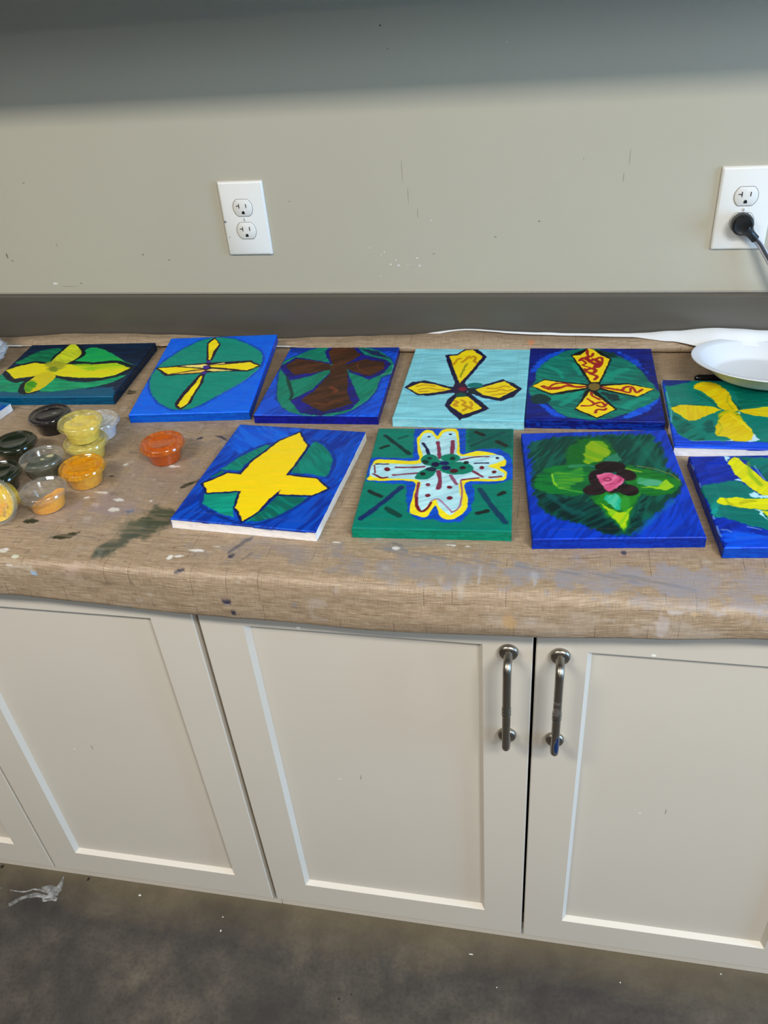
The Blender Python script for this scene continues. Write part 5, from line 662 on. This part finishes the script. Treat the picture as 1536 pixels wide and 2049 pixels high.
make_canvas('c4', 0.023, -0.1938, 0.0062, .2036, .2483, 'pale sky-blue canvas with a yellow four-petal flower outlined in navy', (('92d2de', '7cc4d4'), ('b0e0ea', '98d4e0'), ('84c6d6', '84c6d6'), ('8cced8', '84c6d6')), seed=4)
make_canvas('c5', 0.2272, -0.1862, 0.0129, .2045, .2488, 'navy canvas with a green circle and yellow petals covered in red squiggles', (('0c1460', '0a3296'), ('0a1450', '0a1a60'), ('0a1450', '0a1450'), ('0a1450', '0c1a60')), seed=5)
make_canvas('c6', 0.4394, -0.2761, 0.0065, .206, .2024, 'green canvas with a yellow cross and bare white sides, partly under the paper plate', (('e6e6ec', 'dcdce4', '0a2ea8'), ('e6e6ec', 'dcdce4', '0a2ea8'), ('e6e6ec', 'dcdce4', '0a2ea8'), ('e8e2e0', 'd8d4d4', '0a2480')), seed=6)
make_canvas('c7', -0.2218, -0.4837, -0.057, .2069, .253, 'blue canvas with a solid yellow cross and bare white sides, in the front row', (('ece6e2', 'e4dedc', '083090'), ('eceae8', 'e2e4e6', '083090'), ('ece6e2', 'e4dedc', '083090'), ('0a3cb0', '083090')), seed=7)
make_canvas('c8', 0.0151, -0.4723, 0.0499, .2047, .2522, 'green canvas with a pale blue cross edged in yellow and dotted with maroon', (('088468', '067458'), ('0a8c70', '067458'), ('067458', '067458'), ('088064', '067458')), seed=8)
make_canvas('c9', 0.2397, -0.4695, 0.1063, .2081, .2541, 'dark green and blue canvas with a pink and black flower centre', (('0a34a8', '0a2890'), ('0a2470', '0c3090'), ('0a2470', '0a2470'), ('0a2a7c', '0a2470')), seed=9)
make_canvas('c10', 0.4661, -0.4933, 0.0972, .206, .2022, 'blue canvas with a streaky yellow cross on green, front row at the photo\'s right edge', (('0848b4', '0a3aa0'), ('0a2a80', '0a2a80'), ('0a2a80', '0a2a80'), ('08206c', '0a2a80')), seed=10)
PAINT['c0'] = [['f', [10, 108, 152], [8, 56, 160], 20, .9], ['p', [8, 60, 168], [10, 44, 128], 40, 3, 2, 0, [[-60, -130], [60, -130], [98, 100], [40, 60]]]]
_a = -0.142
make_canvas('c0', -0.7555-(.1015*math.cos(_a)-.127*math.sin(_a)), -0.3012-(.1015*math.sin(_a)+.127*math.cos(_a)), _a, .203, .254, 'blue canvas of which only a white-sided corner shows at the photo\'s left edge', (('ece6e2', 'e4dedc', '083090'), ('e8eef4', 'dce6f0', '0a4890'), ('ece6e2', 'e4dedc', '0a4890'), ('ece6e2', 'e4dedc', '083090')), seed=11, step=1.2)

# ------------------------------------------------------------------ paint cups
def clear_plastic(name, tint=(0.97, 0.98, 0.97), fog=0.05):
    m = bpy.data.materials.new(name); m.use_nodes = True; nt = m.node_tree; nt.nodes.clear()
    out = N(nt, 'ShaderNodeOutputMaterial'); tr = N(nt, 'ShaderNodeBsdfTransparent'); tr.inputs[0].default_value = (*tint, 1)
    gl = N(nt, 'ShaderNodeBsdfGlossy'); gl.inputs['Roughness'].default_value = 0.09; gl.inputs['Color'].default_value = (1, 1, 1, 1)
    df = N(nt, 'ShaderNodeBsdfDiffuse'); df.inputs['Color'].default_value = (.82, .82, .80, 1)
    lw = N(nt, 'ShaderNodeLayerWeight'); lw.inputs['Blend'].default_value = 0.5
    fr = math_(nt, 'ADD', math_(nt, 'MULTIPLY', math_(nt, 'POWER', lw.outputs['Facing'], 4.0), 0.8), 0.055)
    tc = N(nt, 'ShaderNodeTexCoord').outputs['Object']; fn = noise(nt, tc, 95, 4, .65, 1.5)
    a = N(nt, 'ShaderNodeMixShader'); link(nt, ramp(nt, fn, [(.34, g(max(0, fog*.35))), (.62, g(min(1, fog*1.25)))]), a.inputs[0]); link(nt, tr.outputs[0], a.inputs[1]); link(nt, df.outputs[0], a.inputs[2])
    b = N(nt, 'ShaderNodeMixShader'); link(nt, fr, b.inputs[0]); link(nt, a.outputs[0], b.inputs[1]); link(nt, gl.outputs[0], b.inputs[2])
    link(nt, b.outputs[0], out.inputs[0]); return m
M_CLEAR = clear_plastic('clear_plastic_cup')
def paint_mat(name, c, c2, rough=0.3):
    m = new_mat(name, rgb(*c), rough, spec=0.5); nt = m.node_tree; b = nt.nodes['Principled BSDF']
    tc = N(nt, 'ShaderNodeTexCoord').outputs['Object']; n1 = noise(nt, tc, 120, 3, .6, 1.0)
    link(nt, mixc(nt, ramp(nt, n1, [(.4, g(0)), (.66, g(1))]), rgb(*c), rgb(*c2)), b.inputs['Base Color']); return m
RB, RT, HC = 0.0240, 0.0305, 0.0285       # base radius, rim radius, cup height
def cup_r(z): return RB+(RT-RB)*z/HC
def paint_fill(parent, mat, lvl, tiltx=0, tilty=0, amp=.001, seed=0, name='paint'):
    n = 40; V = []; F = []; rings = []
    th = [2*math.pi*k/n for k in range(n)]
    def top(x, y): return min(max(lvl+tiltx*x+tilty*y+amp*(float(vnoise(np.array(x*140), np.array(y*140), seed))-.5)*2, .0012), HC-.0008)
    rows = []
    rows.append([(0, 0, .0010)]*n)
    for fr in (0, .2, .4, .6, .8, 1.0):
        row = []
        for a in th:
            zt = top(math.cos(a)*.028, math.sin(a)*.028); z = .0010+(zt-.0010)*fr; r = cup_r(z)-.0006
            row.append((r*math.cos(a), r*math.sin(a), z))
        rows.append(row)
    for q in (.9, .75, .55, .35, .18, 0.0):
        row = []
        for a in th:
            zt = top(math.cos(a)*.028, math.sin(a)*.028); r = (cup_r(zt)-.0006)*q; row.append((r*math.cos(a), r*math.sin(a), top(r*math.cos(a), r*math.sin(a))-(.0006 if q < .95 else 0)))
        rows.append(row)
    for row in rows: V += row
    for i in range(len(rows)-1):
        for k in range(n): F.append((i*n+k, i*n+(k+1) % n, (i+1)*n+(k+1) % n, (i+1)*n+k))
    return mesh_obj(name, V, F, mat, parent, True, 60)
def paint_cup(label, loc, mat, lvl=.024, tiltx=0, tilty=0, rotz=0.0, lid_mat=None, smear=None, amp=.001, seed=0, lid=True, cup_mat=None, rot=None):
    t = thing('paint_cup', label, 'paint cup', loc, rotz, 'lidded portion cups of paint')
    if rot: t.rotation_euler = rot
    V, F = lathe([(0, 0.0004), (RB-.004, 0.0004), (RB-.003, 0), (RB-.0006, 0), (RB, .0008), (cup_r(.024), .024), (RT+.0002, HC-.003), (RT+.001, HC-.0022), (RT+.0026, HC-.0004), (RT+.0026, HC), (RT, HC)], 56)
    mesh_obj('cup', V, F, cup_mat or M_CLEAR, t, True, 40)
    paint_fill(t, mat, lvl, tiltx, tilty, amp, seed)
    if lid:
        z = HC
        V, F = lathe([(RT+.0040, z-.0046), (RT+.0045, z-.0044), (RT+.0046, z-.0038), (RT+.0026, z+.0010), (RT+.0022, z+.0017), (RT+.0015, z+.0022), (RT+.0006, z+.0023), (RT-.0003, z+.0017), (RT-.0010, z+.0004), (RT-.0022, z-.0004), (.0235, z-.0002), (.0222, z+.0006), (.0214, z+.0018), (.0200, z+.0021), (.0188, z+.0015), (.0175, z+.0008), (0, z+.0009)], 64)
        mesh_obj('lid', V, F, lid_mat or M_CLEAR, t, True, 50)
        if smear: 
            pos = smear[1]; rs = random.Random(seed+5); V = []; F = []
            for (px, py, pr) in pos:                                       # dabs of paint stuck under the lid
                off = len(V); k = 14
                V.append((px, py, z-.0022))
                for i in range(k):
                    a = 2*math.pi*i/k; rr = pr*(.7+.6*rs.random()); V.append((px+rr*math.cos(a), py+rr*math.sin(a)*.7, z-.0010))
                for i in range(k): F.append((off, off+1+(i+1) % k, off+1+i))
                F.append(tuple(off+1+i for i in range(k)))
            mesh_obj('paint_smear', V, F, smear[0], t, False)
    return t
ORANGE = paint_mat('orange_paint', (226, 112, 16), (210, 92, 12)); AMBER = paint_mat('amber_paint', (236, 172, 10), (222, 148, 8)); OCHRE = paint_mat('light_orange_paint', (252, 182, 56), (244, 160, 30))
PALEY = paint_mat('pale_yellow_paint', (246, 228, 120), (232, 214, 96)); PALEY2 = paint_mat('pale_yellow_green_paint', (236, 228, 142), (222, 212, 116)); BLACK = paint_mat('black_paint', (22, 22, 30), (14, 14, 18)); WHITE = paint_mat('pale_blue_white_paint', (190, 206, 232), (214, 220, 230))
DGREEN = paint_mat('dark_green_paint', (20, 36, 18), (30, 46, 26)); OLIVE = paint_mat('olive_green_paint', (40, 50, 34), (62, 72, 48)); YELL = paint_mat('yellow_paint', (240, 206, 30), (230, 180, 30)); CREAM = paint_mat('cream_paint', (214, 206, 160), (190, 186, 130))
def tinted(name, c, a):
    """lid whose underside carries a film of paint"""
    m = clear_plastic(name, tint=tuple(.72+.28*v for v in s2l(c)), fog=a); 
    for n in m.node_tree.nodes:
        if n.type == 'BSDF_DIFFUSE': n.inputs['Color'].default_value = rgb(*c)
    return m
L_OR = tinted('orange_smeared_lid', (206, 104, 22), .55); L_AM = tinted('amber_smeared_lid', (226, 160, 14), .5); L_DG = tinted('green_smeared_lid', (20, 36, 18), .5); L_PY = tinted('yellow_smeared_lid', (226, 212, 120), .3); L_BK = tinted('black_smeared_lid', (34, 32, 40), .35); L_WH = tinted('white_smeared_lid', (214, 208, 198), .45)
C_DG = tinted('green_smeared_cup', (22, 36, 18), .55); C_OR = tinted('orange_smeared_cup', (206, 104, 22), .35); C_PY = tinted('yellow_smeared_cup', (232, 218, 130), .2); C_BK = tinted('black_smeared_cup', (24, 24, 32), .6)
z0 = ZC+.0004
paint_cup('cup of orange paint standing alone beside the propped blue canvas', (-.4128, -.4340, z0), ORANGE, .0262, lid_mat=L_OR, cup_mat=C_OR, smear=(AMBER, [(.027, .006, .005)]), seed=1)
paint_cup('cup of amber paint with an amber-smeared lid, in front of the pale yellow stack', (-.5095, -.5060, z0), AMBER, .0262, lid_mat=L_AM, seed=2, rotz=.4)
paint_cup('half-empty cup with light orange paint slumped to its right side', (-.5375, -.5690, z0), OCHRE, .0100, tiltx=.42, tilty=.10, amp=.0012, seed=3, rotz=-.25)
paint_cup('lower pale yellow paint cup of the stack of two', (-.5395, -.4360, z0), PALEY2, .020, lid_mat=L_PY, cup_mat=C_PY, seed=4)
paint_cup('upper pale yellow paint cup of the stack of two', (-.5415, -.4320, z0+HC+.0036), PALEY, .018, tilty=.2, lid_mat=L_PY, cup_mat=C_PY, amp=.003, seed=5, smear=(YELL, [(.016, .010, .006), (-.012, .004, .004)]), rot=(.02, .05, .3))
paint_cup('cup of pale bluish white paint behind the pale yellow stack', (-.5500, -.3740, z0), WHITE, .0225, lid_mat=L_WH, seed=6)
paint_cup('cup of black paint nearest the dark teal canvas', (-.6440, -.3590, z0), BLACK, .024, lid_mat=L_BK, cup_mat=C_BK, seed=7, smear=(WHITE, [(.006, .006, .004)]))
paint_cup('dark green paint cup with clear lid and cream specks, behind the half-empty cup', (-.5860, -.4870, z0), OLIVE, .0165, amp=.0015, smear=(CREAM, [(.010, .006, .006), (.004, -.004, .003)]), seed=8)
paint_cup('cup of dark green paint with a fully green lid, beside the black cup', (-.6560, -.4480, z0), DGREEN, .0262, lid_mat=L_DG, cup_mat=C_DG, seed=9)
paint_cup('dark green paint cup cut off by the left edge, behind the tipped cup', (-.6330, -.5330, z0), DGREEN, .022, lid_mat=L_DG, cup_mat=C_DG, seed=10)
def tipped_cup():
    ax = Vector((.02, -.82, 0)).normalized(); tl = math.asin((RT+.0036-RB)/HC*.98)
    ax = Vector((ax.x*math.cos(tl), ax.y*math.cos(tl), math.sin(tl)))
    q = Vector((0, 0, 1)).rotation_difference(ax)
    e = q.to_euler()
    lowest = RB*math.cos(tl)
    t = paint_cup('cup of yellow and orange paint tipped on its side at the left edge', (-.5900, -.5850, ZC+lowest+.001), YELL, .0235, tiltx=.1, amp=.002, seed=11, rot=e, lid_mat=clear_plastic('fogged_lid', fog=.12), smear=(AMBER, [(.004, -.012, .012), (-.012, .002, .009), (.016, -.004, .006)]))
    return t
tipped_cup()

# ------------------------------------------------------------------ plate, brush, bag
M_FOAM = new_mat('white_foam', rgb(222, 227, 234), 0.4, spec=0.4)
pl = thing('paper_plate', 'white disposable plate overlapping the green canvas with white sides', 'plate', (.4925, -.1495, ZC+.0130)); pl.rotation_euler = (-.139, .022, 0)
prof = [(0, .0), (.068, .0), (.074, .0012), (.078, .004), (.098, .0230), (.101, .0248), (.111, .0262), (.1125, .0272), (.1118, .0285), (.1095, .0284), (.1005, .0268), (.0970, .0252), (.0765, .0062), (.073, .0034), (.068, .0024), (0, .0024)]
V, F = lathe(prof, 96)
mesh_obj('plate_body', V, F, M_FOAM, pl, True, 55)
M_BLKGLOSS = new_mat('black_lacquer', rgb(12, 12, 13), 0.12, spec=0.6)
br = thing('paintbrush', 'glossy black brush handle poking out from under the white plate', 'paintbrush', (.3890, -.1500, ZC+.0068), .02)
pts = [(.000, 0, 0), (.0008, 0, 0), (.003, 0, 0), (.008, 0, 0), (.02, 0, 0), (.05, 0, 0), (.08, 0, 0), (.10, 0, 0), (.112, 0, 0)]
V, F = tube(pts, [.0016, .0038, .0054, .0062, .0062, .0054, .0042, .0034, .0032], 18); mesh_obj('brush_handle', V, F, M_BLKGLOSS, br, True, 50)
V, F = tube([(.111, 0, 0), (.128, 0, 0), (.130, 0, 0)], [.0034, .0034, .0034], 18); mesh_obj('ferrule', V, F, M_NICKEL, br, True, 50)
V, F = tube([(.129, 0, 0), (.136, 0, 0), (.142, 0, 0)], [.0030, .0032, .0012], 14); mesh_obj('bristles', V, F, new_mat('brown_bristle', rgb(90, 60, 36), .7), br, True, 50)

def plastic_bag():
    m = bpy.data.materials.new('thin_cloudy_plastic'); m.use_nodes = True; nt = m.node_tree; b = nt.nodes['Principled BSDF']
    b.inputs['Base Color'].default_value = rgb(206, 208, 212); b.inputs['Roughness'].default_value = .25; b.inputs['Alpha'].default_value = .62
    bm = bmesh.new(); bmesh.ops.create_icosphere(bm, subdivisions=5, radius=1.0)
    for v in bm.verts:
        p = v.co.copy(); n = 0; 
        for k, (s, a) in enumerate(((2.2, .30), (4.5, .16), (9, .08))):
            n += a*(abs(float(vnoise(np.array(p.x*s+p.z*1.7*s+k*9), np.array(p.y*s-p.z*1.3*s+k*5), 3))-.5)*2-.4)
        p *= 1+n
        v.co = Vector((p.x*.082, p.y*.066, max(p.z*.046, -.030)))
    o = bm_obj('plastic_bag', bm, m, None, True); o.location = (-.958, -.140, ZC+.0305)
    tag(o, 'crumpled cloudy plastic bag at the left edge beside the dark teal canvas', 'plastic bag'); return o
plastic_bag()

# dried white splash on the concrete
def floor_splash():
    m = new_mat('dried_white_film', rgb(178, 178, 176), 0.4); nt = m.node_tree; b = nt.nodes['Principled BSDF']
    tc = N(nt, 'ShaderNodeTexCoord').outputs['Object']; n1 = noise(nt, tc, 70, 4)
    link(nt, mixc(nt, n1, rgb(120, 120, 118), rgb(206, 206, 204)), b.inputs['Base Color'])
    link(nt, ramp(nt, n1, [(.3, g(.15)), (.65, g(.7))]), b.inputs['Alpha'])
    strokes = [([(-.759, -.657), (-.7575, -.668), (-.757, -.684), (-.760, -.694)], [.0008, .003, .008, .010]), ([(-.792, -.685), (-.775, -.686), (-.762, -.692)], [.001, .008, .010]),
               ([(-.8403, -.7285), (-.832, -.722), (-.818, -.710), (-.802, -.703), (-.787, -.702), (-.772, -.702), (-.760, -.697)], [.0035, .004, .0032, .005, .004, .004, .006]),
               ([(-.855, -.700), (-.836, -.700), (-.820, -.698), (-.806, -.691), (-.785, -.692), (-.762, -.696)], [.0008, .0013, .0014, .0016, .0022, .0026]), ([(-.762, -.694), (-.757, -.703), (-.748, -.704)], [.007, .005, .003]), ([(-.777, -.703), (-.7745, -.711), (-.765, -.708), (-.757, -.704)], [.003, .0022, .0022, .004])]
    bm = bmesh.new()
    for pts, ws in strokes:
        sp = smooth_path([(p[0], p[1], 0) for p in pts], 5); wi = np.interp(np.linspace(0, 1, len(sp)), np.linspace(0, 1, len(ws)), ws)
        rows = []
        for i, p in enumerate(sp):
            t = (sp[min(i+1, len(sp)-1)]-sp[max(i-1, 0)]).normalized(); nn = Vector((-t.y, t.x, 0))
            j = (float(vnoise(np.array(p.x*300), np.array(p.y*300), 4))-.5)*.6
            rows.append([bm.verts.new(p+nn*wi[i]*(1+j)+Vector((0, 0, .0002))), bm.verts.new(p+Vector((0, 0, .0011))), bm.verts.new(p-nn*wi[i]*(1-j)+Vector((0, 0, .0002)))])
        for a, c in zip(rows[:-1], rows[1:]):
            for k in (0, 1): bm.faces.new((a[k], a[k+1], c[k+1], c[k]))
    bmesh.ops.translate(bm, verts=bm.verts, vec=(.79, .70, 0))
    o = bm_obj('paint_splash', bm, m, None, True); o.location = (-.79, -.70, .0001)
    tag(o, 'dried white paint splash on the concrete floor near the cabinet base', 'paint splash')
floor_splash()

# ------------------------------------------------------------------ wall outlets
M_PLATE = new_mat('white_outlet_plastic', rgb(228, 226, 220), 0.25, spec=0.5)
def outlet_plate_mat():
    m = M_PLATE.copy(); m.name = 'white_outlet_plastic_smudged'; nt = m.node_tree; b = nt.nodes['Principled BSDF']; tc = N(nt, 'ShaderNodeTexCoord').outputs['Object']
    c = spot_marks(nt, tc, b.inputs['Base Color'].default_value[:], [(-.038, -.005, -.004, .003, .02, .0018, rgb(120, 130, 140)), (-.034, -.005, -.031, .0016, .02, .0014, rgb(196, 194, 200))]); link(nt, c, b.inputs['Base Color']); return m
M_PLATE_SM = outlet_plate_mat()
PW, PH = .0824, .1292
def rrect_loop(bm, w, h, r, y, n=5):
    vs = []
    for cx, cz, a0 in ((w/2-r, h/2-r, 0), (-w/2+r, h/2-r, 90), (-w/2+r, -h/2+r, 180), (w/2-r, -h/2+r, 270)):
        for k in range(n+1):
            a = math.radians(a0+90*k/n); vs.append(bm.verts.new((cx+r*math.cos(a), y, cz+r*math.sin(a))))
    return vs
def loft(bm, loops, cap=True):
    for a, b in zip(loops[:-1], loops[1:]):
        n = len(a)
        for i in range(n): bm.faces.new((a[i], a[(i+1) % n], b[(i+1) % n], b[i]))
    if cap: bm.faces.new(loops[-1])
def recept_loop(bm, r, cut, y):
    vs = []; n = 40
    for k in range(n):
        a = 2*math.pi*k/n; vs.append(bm.verts.new((r*math.cos(a), y, max(min(r*math.sin(a), cut), -cut))))
    return vs
def make_outlet(x, z, label, plate_mat):
    t = thing('wall_outlet', label, 'outlet', (x, 0, z), 0, 'duplex outlets on the back wall')
    bm = bmesh.new(); loft(bm, [rrect_loop(bm, PW, PH, .002, 0), rrect_loop(bm, PW, PH, .002, -.0022), rrect_loop(bm, PW-.0016, PH-.0016, .002, -.0040), rrect_loop(bm, PW-.0065, PH-.0065, .002, -.0056)])
    bm_obj('cover_plate', bm, plate_mat, t, True, 40)
    for s in (1, -1):
        bm = bmesh.new(); loft(bm, [recept_loop(bm, .0178, .0146, -.0050), recept_loop(bm, .0178, .0146, -.0052), recept_loop(bm, .0172, .0140, -.0066), recept_loop(bm, .0166, .0134, -.0070)])
        rc = bm_obj('receptacle', bm, M_PLATE, t, True, 35); rc.location = (0, 0, s*.0200)
        bm = bmesh.new(); loft(bm, [recept_loop(bm, .0186, .0154, -.0050), recept_loop(bm, .0186, .0154, -.00585)])
        sg = bm_obj('seam', bm, new_mat('seam_shadow_grey', rgb(150, 148, 142), .6), rc)
        bm = bmesh.new()
        add_box(bm, (-.0072, -.0074, -.0005), (-.0058, -.0066, .0072)); add_box(bm, (-.0118, -.0074, .0028), (-.0072, -.0066, .0041)); add_box(bm, (.0058, -.0074, .0002), (.0072, -.0066, .0070))
        r_ = bmesh.ops.create_cone(bm, cap_ends=True, segments=16, radius1=.0026, radius2=.0026, depth=.0008, matrix=Matrix.Translation((0, -.0070, -.0078)) @ Matrix.Rotation(math.pi/2, 4, 'X'))
        add_box(bm, (-.0026, -.0074, -.0104), (.0026, -.0066, -.0078))
        bm_obj('slots', bm, M_DARK, rc)
    bm = bmesh.new(); bmesh.ops.create_uvsphere(bm, u_segments=18, v_segments=10, radius=.0030)
    for v in bm.verts: v.co = Vector((v.co.x, -.0056+v.co.y*.35, v.co.z))
    bm_obj('screw', bm, M_PLATE, t, True)
    bm = bmesh.new(); add_box(bm, (-.0004, -.0069, -.0026), (.0004, -.0065, .0026)); bm_obj('screw_slot', bm, new_mat('slot_grey', rgb(140, 140, 140), .6), t)
    return t
make_outlet(-.4263+PW/2, 1.1724-PH/2, 'white duplex wall outlet with nothing plugged in, above the backsplash', M_PLATE_SM)
OX, OZ = .4073+PW/2, 1.1720-PH/2
make_outlet(OX, OZ, 'white duplex wall outlet with a black plug in its lower socket', M_PLATE)
M_RUBBER = new_mat('black_rubber', rgb(16, 16, 17), 0.38, spec=0.5)
def braid_mat():
    m = new_mat('grey_braided_cord', rgb(84, 84, 88), 0.6); nt = m.node_tree; b = nt.nodes['Principled BSDF']
    uv = N(nt, 'ShaderNodeAttribute', attribute_name='cord_uv').outputs['Vector']; sep = N(nt, 'ShaderNodeSeparateXYZ'); link(nt, uv, sep.inputs[0])
    w = N(nt, 'ShaderNodeTexWave'); w.inputs['Scale'].default_value = .16; w.inputs['Distortion'].default_value = 0.6; link(nt, mapping(nt, uv, (1.0, .9, 1)), w.inputs['Vector'])
    link(nt, ramp(nt, w.outputs['Fac'], [(.25, rgb(40, 40, 44)), (.55, rgb(92, 92, 96)), (.85, rgb(190, 190, 196))]), b.inputs['Base Color']); return m
def make_plug():
    t = thing('power_cord', 'black round plug with grey braided cord in the right outlet', 'power cord', (OX-.0005, -.0070, OZ-.0200))
    V, F = lathe([(0, 0), (.0150, 0), (.0166, .0016), (.0172, .006), (.0168, .0145), (.0158, .0176), (.0135, .0196), (.0115, .0192), (.0105, .0186), (0, .0186)], 44)
    V = [Vector((p[0], -p[2], p[1])) for p in V]
    mesh_obj('plug_body', V, F, M_RUBBER, t, True, 40)
    d = Vector((.70, 0, -.72)).normalized()
    P = [Vector((0, -.0095, 0))+d*s for s in (.008, .014, .018, .022, .027, .034, .0345)]
    V, F = tube(P, [.0120, .0105, .0080, .0068, .0066, .0066, .0052], 20); mesh_obj('strain_relief', V, F, M_RUBBER, t, True, 45)
    path = smooth_path([Vector((0, -.0095, 0))+d*.033, Vector((0, -.0098, 0))+d*.045, (.042, -.013, -.047), (.062, -.020, -.074), (.090, -.030, -.100), (.130, -.040, -.118), (.175, -.046, -.112)], 8)
    V, F = tube(path, .0048, 18); o = mesh_obj('cord', V, F, braid_mat(), t, True, 60)
    n = 18; uvv = []
    for i in range(len(path)):
        for k in range(n): uvv.append((k/n*6.28, i*.8, 0))
    a = o.data.attributes.new('cord_uv', 'FLOAT_VECTOR', 'POINT'); a.data.foreach_set('vector', np.array(uvv, np.float32).reshape(-1))
make_plug()
